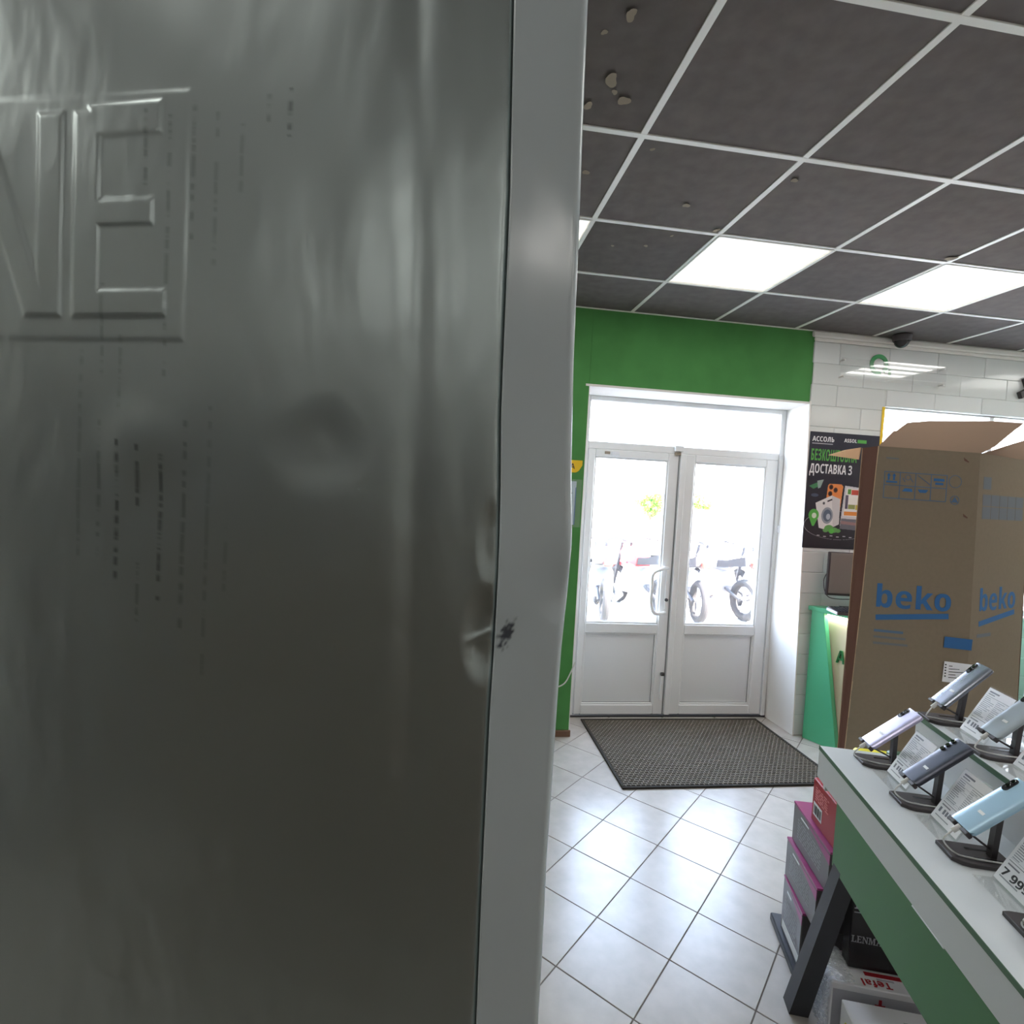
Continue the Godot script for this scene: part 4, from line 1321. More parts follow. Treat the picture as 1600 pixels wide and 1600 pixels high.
func under_counter() -> void:
	var grp := "appliance boxes stacked at the end of the counter"
	mat("box_grey", S(74, 70, 72), 0.3)
	mat("box_face", S(104, 101, 104), 0.35)
	mat("grey_print", S(150, 150, 154), 0.5)
	mat("red_print", S(216, 130, 130), 0.5)
	tag(obox("plinth", Vector3(0.016, 0, -0.40), Vector3(0.33, 0.03, -0.055), M.dark_grey_metal, null, 0.004), "dark grey floor board under the stacked boxes", "board")
	get_child(-1).position = CNT
	get_child(-1).rotation_degrees.y = TURN
	var sp := [
		["grey appliance box with magenta edges, bottom of the stack on the dark board", Vector3(0.035, 0.03, -0.33), Vector3(0.32, 0.238, -0.125), 0.0],
		["grey and magenta appliance box, second from the bottom of the stack", Vector3(0.042, 0.238, -0.34), Vector3(0.33, 0.388, -0.055), 2.0],
		["grey and magenta appliance box under the red box, magenta top showing", Vector3(0.058, 0.388, -0.335), Vector3(0.33, 0.538, -0.025), 3.0]]
	var k := 0
	for s in sp:
		var b := goods("appliance_box", s[0], "box", s[1], s[2], M.box_grey, s[3], grp)
		var h: Vector3 = b.get_meta("half")
		var st := st_new()
		var e := 0.0008
		# magenta lid and bands along the edges
		box(st, Vector3(-h.x - e, 2 * h.y - 0.007, -h.z - e), Vector3(h.x + e, 2 * h.y + e, h.z + e), 0.0)
		obj("magenta_band", commit(st), M.magenta, b)
		obox("printed_face", Vector3(-h.x - 0.0006, 0.004, -h.z + 0.003), Vector3(-h.x + 0.002, 2 * h.y - 0.008, h.z - 0.003), M.box_face, b, 0.0)
		st = st_new()
		hexa(st, [Vector3(-h.x - 2 * e, 2 * h.y - 0.012, h.z), Vector3(-h.x - 2 * e, 2 * h.y - 0.012, -h.z * 0.2), Vector3(-h.x - 2 * e, 2 * h.y - 0.045, h.z), Vector3(-h.x - 2 * e, 2 * h.y - 0.02, h.z)], [Vector3(-h.x, 2 * h.y - 0.012, h.z), Vector3(-h.x, 2 * h.y - 0.012, -h.z * 0.2), Vector3(-h.x, 2 * h.y - 0.045, h.z), Vector3(-h.x, 2 * h.y - 0.02, h.z)])
		obj("magenta_corner", commit(st), M.magenta, b)
		print_rows(b, h, -h.z * 0.7, h.z * 0.6, h.y * 0.5, h.y * 1.5, 7, M.grey_print, 60 + k)
		st = st_new()
		box(st, Vector3(-h.x - 0.0012, h.y * 1.62, -h.z * 0.55), Vector3(-h.x, h.y * 1.70, -h.z * 0.1), 0.0)
		obj("white_stripe", commit(st), M.print_white, b)
		if k == 0:
			st = st_new()
			box(st, Vector3(-h.x - 0.0012, h.y * 0.12, -h.z * 0.85), Vector3(-h.x, h.y * 0.42, h.z * 0.9), 0.0)
			obj("white_label", commit(st), M.print_white, b)
		k += 1
	var rb := goods("appliance_box", "small red box with a barcode on top of the magenta boxes", "box", Vector3(0.076, 0.539, -0.222), Vector3(0.30, 0.695, -0.03), M.red, 3.0, grp)
	var rh: Vector3 = rb.get_meta("half")
	print_rows(rb, rh, -rh.z * 0.75, rh.z * 0.35, rh.y * 1.1, rh.y * 1.75, 6, M.red_print, 71)
	var st2 := st_new()
	box(st2, Vector3(-rh.x - 0.0008, rh.y * 0.35, -rh.z * 0.85), Vector3(-rh.x, rh.y * 0.95, -rh.z * 0.15), 0.0)
	obj("barcode_label", commit(st2), M.print_white, rb)
	st2 = st_new()
	for i in 9:
		var z := -rh.z * 0.78 + i * rh.z * 0.064
		box(st2, Vector3(-rh.x - 0.0014, rh.y * 0.45, z), Vector3(-rh.x, rh.y * 0.85, z + rh.z * (0.02 + 0.015 * (i % 3))), 0.0)
	tag(obj("bars", commit(st2), M.print_dark, rb), "", "", "", "stuff")
	# glossy black carton behind the leg
	var bb := thing("black_box", "glossy black carton with silver lettering standing on the film-wrapped cookware box", "box", cp(0.295, 0.2022, 0.014), TURN)
	var bh := Vector3(0.175, 0.21, 0.024)
	obox("carton_body", Vector3(-bh.x, 0.0, -bh.z), Vector3(bh.x, 0.42, bh.z), M.black_gloss, bb, 0.003)
	mat("silver_print", S(190, 190, 194), 0.4)
	var zf := Transform3D(Basis.IDENTITY, Vector3(0, 0, bh.z + 0.0004))
	lettering(bb, "LUX", 0.10, 0.036, M.silver_print, zf.translated_local(Vector3(-0.168, 0.198, 0)), true, 0.0008, "lettering", "Droid Serif")
	strip_mesh("underline", Vector3(-0.168, 0.187, 0), Vector3(0.02, 0.187, 0), 0.003, M.grey_print, bb, zf)
	lettering(bb, "LENMARK", 0.125, 0.022, M.grey_print, zf.translated_local(Vector3(-0.170, 0.088, 0)), true, 0.0008, "lettering", "Droid Serif")
	# film-wrapped cookware box: print upside down
	mat("box_white", S(226, 226, 230), 0.35)
	mat("box_side", S(176, 176, 184), 0.4)
	var tf := goods("cookware_box", "white cookware box in stretch film with red upside-down lettering under the counter", "box", Vector3(0.05, 0.0, -0.035), Vector3(0.48, 0.20, 0.106), M.box_white)
	var th: Vector3 = tf.get_meta("half")
	var top := Transform3D(Basis(Vector3(-1, 0, 0), Vector3(0, 0, 1), Vector3(0, 1, 0)), Vector3(0, 2 * th.y + 0.0005, 0))
	lettering(tf, "Tefal", 0.085, 0.026, M.red, top.translated_local(Vector3(0.035, 0.036, 0)))
	st2 = st_new()
	box(st2, Vector3(-0.10, 2 * th.y, 0.006), Vector3(th.x, 2 * th.y + 0.0007, 0.021), 0.0)
	obj("red_band", commit(st2), M.red, tf)
	st2 = st_new()
	box(st2, Vector3(-0.07, 2 * th.y, 0.026), Vector3(-0.02, 2 * th.y + 0.0007, 0.033), 0.0)
	box(st2, Vector3(0.06, 2 * th.y, 0.03), Vector3(0.085, 2 * th.y + 0.0007, 0.046), 0.0)
	box(st2, Vector3(0.10, 2 * th.y, 0.03), Vector3(0.14, 2 * th.y + 0.0007, 0.036), 0.0)
	box(st2, Vector3(0.10, 2 * th.y, 0.044), Vector3(0.13, 2 * th.y + 0.0007, 0.05), 0.0)
	tag(obj("small_print", commit(st2), M.box_side, tf), "", "", "", "stuff")
	st2 = st_new()
	box(st2, Vector3(-th.x + 0.004, 0.01, th.z - 0.0002), Vector3(th.x - 0.004, 2 * th.y - 0.02, th.z + 0.0006), 0.0)
	obj("front_print", commit(st2), M.box_side, tf)
	lettering(tf, "T", 0.03, 0.02, M.red, Transform3D(Basis(Vector3(-1, 0, 0), Vector3(0, -1, 0), Vector3(0, 0, 1)), Vector3(-0.06, 2 * th.y - 0.03, th.z + 0.0008)))
	# crumpled film over the aisle end
	var film := mat("film", Color(0.95, 0.97, 1.0, 0.3), 0.1)
	film.transparency = BaseMaterial3D.TRANSPARENCY_ALPHA
	var nz := FastNoiseLite.new()
	nz.seed = 9
	nz.frequency = 1.0
	var sf := st_new()
	var gridp := []
	for i in 41:
		var rowp := []
		for j in 31:
			var v := float(j) / 30.0 * 2.0 * th.z - th.z
			var a := float(i) / 40.0 * 0.262
			var p: Vector3
			var nn: Vector3
			if a < 2 * th.y - 0.01:
				p = Vector3(-th.x - 0.004, 0.004 + a, v)
				nn = Vector3(-1, 0.15, 0)
			else:
				p = Vector3(-th.x + (a - (2 * th.y - 0.01)) - 0.002, 2 * th.y + 0.004, v)
				nn = Vector3(-0.1, 1, 0)
			p += nn * (0.0015 + 0.013 * absf(nz.get_noise_2d(a * 55.0 + v * 25.0, v * 40.0 - a * 20.0)))
			rowp.append(p)
		gridp.append(rowp)
	for i in 40:
		for j in 30:
			var o := Vector3(-1, 1, 0)
			quad(sf, gridp[i][j], gridp[i + 1][j], gridp[i + 1][j + 1], gridp[i][j + 1], o)
	obj("stretch_film", commit(sf), film, tf)
	# flat white box in front
	var wb := goods("white_box", "flat white device box with a yellow side dot, nearest the viewer under the counter", "box", Vector3(0.06, 0.0, 0.152), Vector3(0.36, 0.19, 0.56), M.box_white)
	var wh: Vector3 = wb.get_meta("half")
	st2 = st_new()
	var dot := PackedVector2Array()
	for i in 16:
		dot.append(Vector2(cos(TAU * i / 16), sin(TAU * i / 16)) * 0.012)
	prism(st2, dot, 0.0, 0.0006, Transform3D(Basis(Vector3(0, 0, 1), Vector3(0, 1, 0), Vector3(-1, 0, 0)), Vector3(-wh.x, 2 * wh.y - 0.05, -wh.z + 0.045)))
	obj("yellow_dot", commit(st2), mat("yellow", S(226, 214, 60), 0.5), wb)
	st2 = st_new()
	box(st2, Vector3(0.0, 2 * wh.y, -wh.z + 0.045), Vector3(0.012, 2 * wh.y + 0.0005, -wh.z + 0.085), 0.0)
	box(st2, Vector3(0.022, 2 * wh.y, -wh.z + 0.055), Vector3(0.06, 2 * wh.y + 0.0005, -wh.z + 0.075), 0.0)
	tag(obj("small_print", commit(st2), M.box_side, wb), "", "", "", "stuff")
	# tool case between the counter and the carton
	var tc := thing("tool_case", "green and yellow case standing between the counter end and the carton", "case", Vector3(1.98, 0.0, -2.03), TURN)
	obox("body", Vector3(-0.16, 0, -0.09), Vector3(0.2, 0.615, 0.05), M.counter_green, tc, 0.01)
	obox("lid_band", Vector3(-0.15, 0.612, -0.08), Vector3(0.19, 0.64, 0.045), M.yellow, tc, 0.008)
	obox("handle", Vector3(-0.04, 0.638, -0.03), Vector3(0.08, 0.665, 0.0), M.counter_green, tc, 0.006)

# ---------------------------------------------------------------- the big open carton
func carton() -> void:
	var c := thing("carton", "tall open brown cardboard appliance carton with blue lettering and raised flaps", "carton", Vector3.ZERO)
	var TL := Vector3(2.44, 2.043, -2.815)
	var BL := Vector3(2.31, 0.0, -2.74)
	var TF := Vector3(3.013, 2.035, -2.737)
	var BF := Vector3(3.0, 0.0, -2.66)
	var TR := Vector3(3.605, 2.035, -2.947)
	var BR := Vector3(3.60, 0.0, -2.87)
	var TS := Vector3(2.358, 2.028, -2.832)
	var BS := Vector3(2.288, 0.0, -2.752)
	var TB := Vector3(3.45, 2.03, -3.05)
	var BB := Vector3(3.43, 0.0, -3.01)
	var panel := func(called: String, a: Vector3, b: Vector3, d: Vector3, e: Vector3, m: Material) -> Node3D:
		var n := (b - a).cross(e - a).normalized() * 0.006
		var st := st_new()
		hexa(st, [a, b, d, e], [a - n, b - n, d - n, e - n])
		return obj(called, commit(st), m, c)
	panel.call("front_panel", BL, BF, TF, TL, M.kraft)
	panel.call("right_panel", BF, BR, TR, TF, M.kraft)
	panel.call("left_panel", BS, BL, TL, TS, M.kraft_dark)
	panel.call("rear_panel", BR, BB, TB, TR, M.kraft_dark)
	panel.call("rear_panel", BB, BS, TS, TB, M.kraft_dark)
	# frayed pale cut edges on both sides of the narrow panel
	for q in [[TL, BL, Vector3(-0.001, 0, 0.002)], [TS, BS, Vector3(-0.003, 0, 0.001)]]:
		var st := st_new()
		var p0: Vector3 = q[1]
		for i in 40:
			var a: Vector3 = q[1].lerp(q[0], i / 40.0)
			var b: Vector3 = q[1].lerp(q[0], (i + 1) / 40.0)
			var w := rng.randf_range(0.002, 0.006)
			var off: Vector3 = q[2]
			hexa(st, [a + off, a + off + Vector3(w, 0, w * 0.2), b + off + Vector3(w, 0, w * 0.2), b + off], [a, a + Vector3(w, 0, 0), b + Vector3(w, 0, 0), b])
		obj("cut_edge", commit(st), M.kraft_edge, c)
	# flaps
	var flap := func(pts: Array, th: Vector3, m: Material) -> Node3D:
		var st := st_new()
		var mid := Vector3.ZERO
		for p in pts:
			mid += p / pts.size()
		for i in range(1, pts.size() - 1):
			var nn: Vector3 = (pts[i] - pts[0]).cross(pts[i + 1] - pts[0])
			if nn.dot(th) > 0:
				nn = -nn
			tri(st, pts[0], pts[i], pts[i + 1], -th)
			tri(st, pts[0] + th, pts[i] + th, pts[i + 1] + th, th)
		for i in pts.size():
			var j: int = (i + 1) % pts.size()
			var o: Vector3 = (pts[i] + pts[j]) / 2.0 - mid
			quad(st, pts[i], pts[j], pts[j] + th, pts[i] + th, o)
		return obj("flap", commit(st), m, c)
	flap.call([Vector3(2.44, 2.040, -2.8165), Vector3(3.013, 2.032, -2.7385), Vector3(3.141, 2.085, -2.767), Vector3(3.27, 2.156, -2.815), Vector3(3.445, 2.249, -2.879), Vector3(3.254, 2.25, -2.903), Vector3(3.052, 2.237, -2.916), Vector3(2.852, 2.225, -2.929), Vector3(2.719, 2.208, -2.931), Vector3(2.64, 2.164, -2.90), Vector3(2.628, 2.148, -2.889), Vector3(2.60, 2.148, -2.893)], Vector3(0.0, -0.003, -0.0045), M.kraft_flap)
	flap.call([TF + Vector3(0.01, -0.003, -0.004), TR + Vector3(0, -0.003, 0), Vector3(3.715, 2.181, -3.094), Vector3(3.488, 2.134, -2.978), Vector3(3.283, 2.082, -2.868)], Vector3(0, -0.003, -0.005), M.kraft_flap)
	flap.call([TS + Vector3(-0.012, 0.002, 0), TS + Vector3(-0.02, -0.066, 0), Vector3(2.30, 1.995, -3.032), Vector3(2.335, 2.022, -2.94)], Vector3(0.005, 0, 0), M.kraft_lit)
	# print on the front panel
	var uf := (TF - TL).normalized()
	var vf := (TL - BL)
	vf = (vf - uf * vf.dot(uf)).normalized()
	var nf := uf.cross(vf)
	# panel axes: x along the top edge, y up, origin at the top left corner
	var F := Transform3D(Basis(uf, vf, nf), TL + nf * 0.0003)
	lettering(c, "beko", 0.42, 0.135, M.print_blue, F.translated_local(Vector3(0.048, -0.905, 0)))
	strip_mesh("underline", Vector3(0.05, -0.962, 0), Vector3(0.46, -0.93, 0), 0.03, M.print_blue, c, F)
	strip_mesh("small_print", Vector3(0.045, -1.035, 0), Vector3(0.21, -1.04, 0), 0.014, M.print_pale_blue, c, F)
	strip_mesh("small_print", Vector3(0.045, -1.07, 0), Vector3(0.225, -1.075, 0), 0.012, M.print_faint, c, F)
	strip_mesh("small_print", Vector3(0.045, -1.105, 0), Vector3(0.24, -1.11, 0), 0.012, M.print_faint, c, F)
	strip_mesh("blue_bar", Vector3(0.445, -1.075, 0), Vector3(0.602, -1.082, 0), 0.062, M.print_blue, c, F)
	strip_mesh("shipping_label", Vector3(0.45, -1.24, 0), Vector3(0.625, -1.25, 0), 0.115, M.paper, c, F)
	var lab := st_new()
	for i in 5:
		box(lab, Vector3(0.48, -1.21 - i * 0.016, 0.0006), Vector3(0.50 + 0.02 * ((i * 7) % 5), -1.206 - i * 0.016, 0.0013), 0.0, F)
		box(lab, Vector3(0.457, -1.205 - i * 0.016, 0.0006), Vector3(0.466, -1.198 - i * 0.016, 0.0013), 0.0, F)
	tag(obj("label_print", commit(lab), M.print_dark, c), "", "", "", "stuff")
	# handling symbols: two rows of four framed cells
	var sy := st_new()
	var cw := 0.088
	var ch := 0.074
	for i in 5:
		box(sy, Vector3(0.045 + cw * i, -0.285, 0), Vector3(0.0495 + cw * i, -0.137, 0.0007), 0.0, F)
	for i in 3:
		box(sy, Vector3(0.045, -0.137 - ch * i - 0.0045, 0), Vector3(0.399, -0.137 - ch * i, 0.0007), 0.0, F)
	tag(obj("symbol_frames", commit(sy), M.print_pale_blue, c), "", "", "", "stuff")
	sy = st_new()
	for s in [0, 1]:      # two upright arrows
		box(sy, Vector3(0.066 + s * 0.03, -0.185, 0), Vector3(0.076 + s * 0.03, -0.16, 0.0008), 0.0, F)
		prism(sy, PackedVector2Array([Vector2(0.06 + s * 0.03, -0.162), Vector2(0.082 + s * 0.03, -0.162), Vector2(0.071 + s * 0.03, -0.146)]), 0, 0.0008, F)
	box(sy, Vector3(0.058, -0.2, 0), Vector3(0.12, -0.19, 0.0008), 0.0, F)
	prism(sy, PackedVector2Array([Vector2(0.15, -0.245), Vector2(0.21, -0.245), Vector2(0.205, -0.228), Vector2(0.165, -0.226)]), 0, 0.0008, F)
	prism(sy, PackedVector2Array([Vector2(0.238, -0.228), Vector2(0.298, -0.228), Vector2(0.285, -0.246), Vector2(0.25, -0.246)]), 0, 0.0008, F)
	box(sy, Vector3(0.325, -0.175, 0), Vector3(0.385, -0.16, 0.0008), 0.0, F)
	box(sy, Vector3(0.335, -0.195, 0), Vector3(0.38, -0.183, 0.0008), 0.0, F)
	tag(obj("handling_symbols", commit(sy), M.print_blue, c), "", "", "", "stuff")
	sy = st_new()
	for q in [[0.235, -0.15, 0.31, -0.2], [0.15, -0.17, 0.165, -0.19], [0.195, -0.17, 0.21, -0.19]]:
		var a := Vector3(q[0], q[1], 0)
		var b := Vector3(q[2], q[3], 0)
		var d := (b - a).normalized()
		var s3 := Vector3(-d.y, d.x, 0) * 0.002
		var z3 := Vector3(0, 0, 0.0008)
		hexa(sy, [F * (a - s3), F * (b - s3), F * (b + s3), F * (a + s3)], [F * (a - s3 + z3), F * (b - s3 + z3), F * (b + s3 + z3), F * (a + s3 + z3)])
	var ring := []
	for i in 25:
		ring.append(Vector2(cos(TAU * i / 24), sin(TAU * i / 24)))
	for e in [[Vector2(0.447, -0.17), 0.036], [Vector2(0.45, -0.275), 0.026], [Vector2(0.18, -0.165), 0.016]]:
		for i in 24:
			var a2: Vector2 = e[0] + ring[i] * e[1]
			var b2: Vector2 = e[0] + ring[i + 1] * e[1]
			var a3: Vector2 = e[0] + ring[i] * (e[1] - 0.003)
			var b3: Vector2 = e[0] + ring[i + 1] * (e[1] - 0.003)
			prism(sy, PackedVector2Array([a2, b2, b3, a3]), 0, 0.0008, F)
	prism(sy, PackedVector2Array([Vector2(0.43, -0.288), Vector2(0.47, -0.288), Vector2(0.45, -0.255)]), 0, 0.0008, F)
	tag(obj("ring_symbols", commit(sy), M.print_pale_blue, c), "", "", "", "stuff")
	strip_mesh("small_print", Vector3(0.05, -0.062, 0), Vector3(0.12, -0.064, 0), 0.008, M.print_faint, c, F)
	# the torn spots
	for q in [[0.50, -0.045, 0.014], [0.515, -0.36, 0.012]]:
		var st := st_new()
		prism(st, PackedVector2Array([Vector2(q[0] - q[2], q[1] + q[2]), Vector2(q[0] - q[2] * 0.2, q[1] + q[2] * 0.4), Vector2(q[0] + q[2] * 1.2, q[1] - q[2] * 0.6), Vector2(q[0] + q[2], q[1] - q[2]), Vector2(q[0] - q[2] * 0.7, q[1] - q[2] * 0.3)]), 0, 0.0012, F)
		obj("torn_spot", commit(st), M.kraft_dark, c)
	# print on the right panel
	var ur := (TR - TF).normalized()
	var vr := TF - BF
	vr = (vr - ur * vr.dot(ur)).normalized()
	var G := Transform3D(Basis(ur, vr, ur.cross(vr)), TF + ur.cross(vr) * 0.0003)
	lettering(c, "beko", 0.43, 0.135, M.print_blue, G.translated_local(Vector3(0.075, -0.90, 0)))
	strip_mesh("underline", Vector3(0.075, -0.972, 0), Vector3(0.5, -0.922, 0), 0.03, M.print_blue, c, G)
	strip_mesh("small_print", Vector3(0.06, -1.04, 0), Vector3(0.22, -1.04, 0), 0.02, M.print_faint, c, G)
	sy = st_new()
	box(sy, Vector3(0.05, -0.20, 0), Vector3(0.14, -0.13, 0.0007), 0.0, G)
	for i in 5:
		box(sy, Vector3(0.05 + 0.1 * i, -0.37, 0), Vector3(0.145 + 0.1 * i, -0.30, 0.0007), 0.0, G)
		box(sy, Vector3(0.05 + 0.1 * i, -0.295, 0), Vector3(0.145 + 0.1 * i, -0.23, 0.0007), 0.0, G)
	tag(obj("handling_symbols", commit(sy), M.print_faint, c), "", "", "", "stuff")

# ---------------------------------------------------------------- reception desk with monitor
func desk() -> void:
	# local x along the front towards the viewer, z towards the aisle
	var dir := Vector3(0.398, 0, 0.918)
	var d := thing("reception_desk", "green and cream reception desk with a slanted green leg, half behind the carton", "desk", Vector3(2.70, 0, -3.625), -66.56)
	var h := 0.965
	var plan := PackedVector2Array([Vector2(-0.004, -0.006), Vector2(0.58, -0.006), Vector2(0.58, 0.5), Vector2(0.245, 0.5), Vector2(-0.004, 0.012)])
	var dt := st_new()
	prism(dt, plan, h - 0.03, h, Transform3D(Basis(Vector3(1, 0, 0), Vector3(0, 0, -1), Vector3(0, 1, 0)), Vector3.ZERO), 0.002)
	obj("desk_top", commit(dt), M.desk_green, d)
	var st := st_new()
	prism(st, PackedVector2Array([Vector2(0.02, 0.0), Vector2(0.262, 0.0), Vector2(0.105, h - 0.03), Vector2(0.02, h - 0.03)]), -0.045, 0.0, Transform3D(), 0.002)
	obj("slanted_leg", commit(st), M.desk_green, d)
	obox("cream_front", Vector3(0.055, 0.0, -0.075), Vector3(0.57, h - 0.05, -0.055), M.desk_cream, d, 0.002)
	lettering(d, "АССОЛЬ", 0.36, 0.09, M.letter_green, Transform3D(Basis.IDENTITY, Vector3(0.19, 0.60, -0.054)), true, 0.012)
	# light strip under the top edge
	var led := glow("led_strip", Color(1.0, 0.98, 0.92), 3.0)
	obox("led_strip", Vector3(0.06, h - 0.048, -0.054), Vector3(0.56, h - 0.042, -0.046), led, d, 0.0)
	var al := AreaLight3D.new()
	al.name = "led_light"
	al.light_color = Color(1.0, 0.98, 0.92)
	al.light_energy = 0.13
	al.area_size = Vector2(0.5, 0.012)
	al.shadow_enabled = true
	al.rotation_degrees.x = -90
	al.position = Vector3(0.31, h - 0.0485, -0.048)
	d.add_child(al, true)
	# monitor
	var mo := thing("monitor", "flat monitor with grey screen on the reception desk below the poster", "monitor", Vector3(2.96, h + 0.0005, -3.50), -8.0)
	mat("screen_grey", S(128, 124, 120), 0.35)
	obox("back_shell", Vector3(-0.215, 0.095, -0.02), Vector3(0.30, 0.405, 0.0), M.black_plastic, mo, 0.006)
	obox("screen", Vector3(-0.20, 0.112, 0.0), Vector3(0.285, 0.398, 0.003), M.screen_grey, mo, 0.001)
	obox("neck", Vector3(0.0, 0.008, -0.035), Vector3(0.05, 0.14, -0.018), M.black_plastic, mo, 0.004)
	obox("foot", Vector3(-0.07, 0.0, -0.085), Vector3(0.13, 0.01, 0.035), M.black_plastic, mo, 0.004)
	st = SurfaceTool.new()
	st.begin(Mesh.PRIMITIVE_TRIANGLES)
	tube(st, bend([Vector3(-0.20, 0.26, -0.022), Vector3(-0.222, 0.2, -0.025), Vector3(-0.205, 0.11, -0.025), Vector3(-0.15, 0.07, -0.03), Vector3(0.0, 0.07, -0.035)]), 0.003)
	obj("cord", commit(st, true), M.black_plastic, mo)
	# keyboard
	var kb := thing("keyboard", "black keyboard with a pale rim lying on the green desk top", "keyboard", Vector3(2.86, h + 0.0005, -3.36), -14.0)
	st = st_new()
	hexa(st, [Vector3(-0.16, 0.0, 0.075), Vector3(0.28, 0.0, 0.075), Vector3(0.28, 0.0, -0.08), Vector3(-0.16, 0.0, -0.08)], [Vector3(-0.157, 0.015, 0.07), Vector3(0.277, 0.015, 0.07), Vector3(0.277, 0.03, -0.076), Vector3(-0.157, 0.03, -0.076)])
	obj("tray", commit(st), M.black_plastic, kb)
	st = st_new()
	var kt := Transform3D(Basis(Vector3.RIGHT, deg_to_rad(5.8)), Vector3(0, 0.0225, 0))
	for i in 5:
		for k in 20:
			box(st, Vector3(-0.148 + k * 0.021, 0, -0.062 + i * 0.025), Vector3(-0.131 + k * 0.021, 0.006, -0.042 + i * 0.025), 0.002, kt)
	tag(obj("keys", commit(st), M.module if M.has("module") else M.black_gloss, kb), "", "", "", "stuff")
	obox("pale_rim", Vector3(-0.165, 0.0, -0.08), Vector3(-0.158, 0.02, 0.076), M.box_side, kb, 0.002)
	# green pedestal past the carton
	var pd := thing("pedestal", "bright green display pedestal just past the carton at the right frame edge", "pedestal", Vector3(4.58, 0, -3.05), 0.0)
	obox("body", Vector3(-0.3, 0, -0.2), Vector3(0.5, 0.86, 0.25), M.desk_green, pd, 0.004)
	obox("top_board", Vector3(-0.31, 0.86, -0.21), Vector3(0.51, 0.885, 0.26), M.desk_green, pd, 0.003)

func behind_viewer() -> void:
	# stands behind the viewer; the refrigerator's metal front mirrors it dimly
	mat("dark_brown", S(104, 84, 64), 0.6)
	mat("dark_brown_panel", S(94, 77, 60), 0.55)
	var c := thing("storage_cabinet", "dark brown storage cabinet standing behind the viewer", "cabinet", Vector3(-0.22, 0, 0.70), TURN)
	obox("carcass", Vector3(-1.43, 0.06, 0.0), Vector3(1.43, 1.46, 0.45), M.dark_brown, c, 0.004)
	obox("plinth", Vector3(-1.41, 0.0, 0.03), Vector3(1.41, 0.06, 0.43), M.black_plastic, c, 0.0)
	obox("top", Vector3(-1.45, 1.46, -0.02), Vector3(1.45, 1.49, 0.46), M.dark_brown, c, 0.004)
	for k in 6:
		var x := -1.4175 + 0.4735 * k
		var dr := obox("door", Vector3(x, 0.08, -0.02), Vector3(x + 0.468, 1.45, -0.001), M.dark_brown_panel, c, 0.003)
		obox("handle", Vector3(x + (0.42 if k % 2 == 0 else 0.036), 0.72, -0.045), Vector3(x + (0.432 if k % 2 == 0 else 0.048), 0.86, -0.0202), M.dark_grey_metal, dr, 0.003)

func tall_cabinet() -> void:
	var c := thing("tall_cabinet", "tall dark cabinet with metal doors along the left side wall, behind the viewer", "cabinet", Vector3(-2.99, 0, 0.2))
	obox("carcass", Vector3(0.0, 0.05, 0.0), Vector3(0.5, 2.2, 3.4), M.dark_brown, c, 0.004)
	obox("plinth", Vector3(0.02, 0.0, 0.02), Vector3(0.48, 0.05, 3.38), M.black_plastic, c, 0.0)
	for k in 6:
		var z := 0.01 + 0.564 * k
		var dr := obox("door", Vector3(0.501, 0.07, z), Vector3(0.52, 2.18, z + 0.558), M.dark_grey_metal, c, 0.003)
		obox("handle", Vector3(0.5202, 1.0, z + 0.03), Vector3(0.545, 1.2, z + 0.045), M.chrome, dr, 0.003)

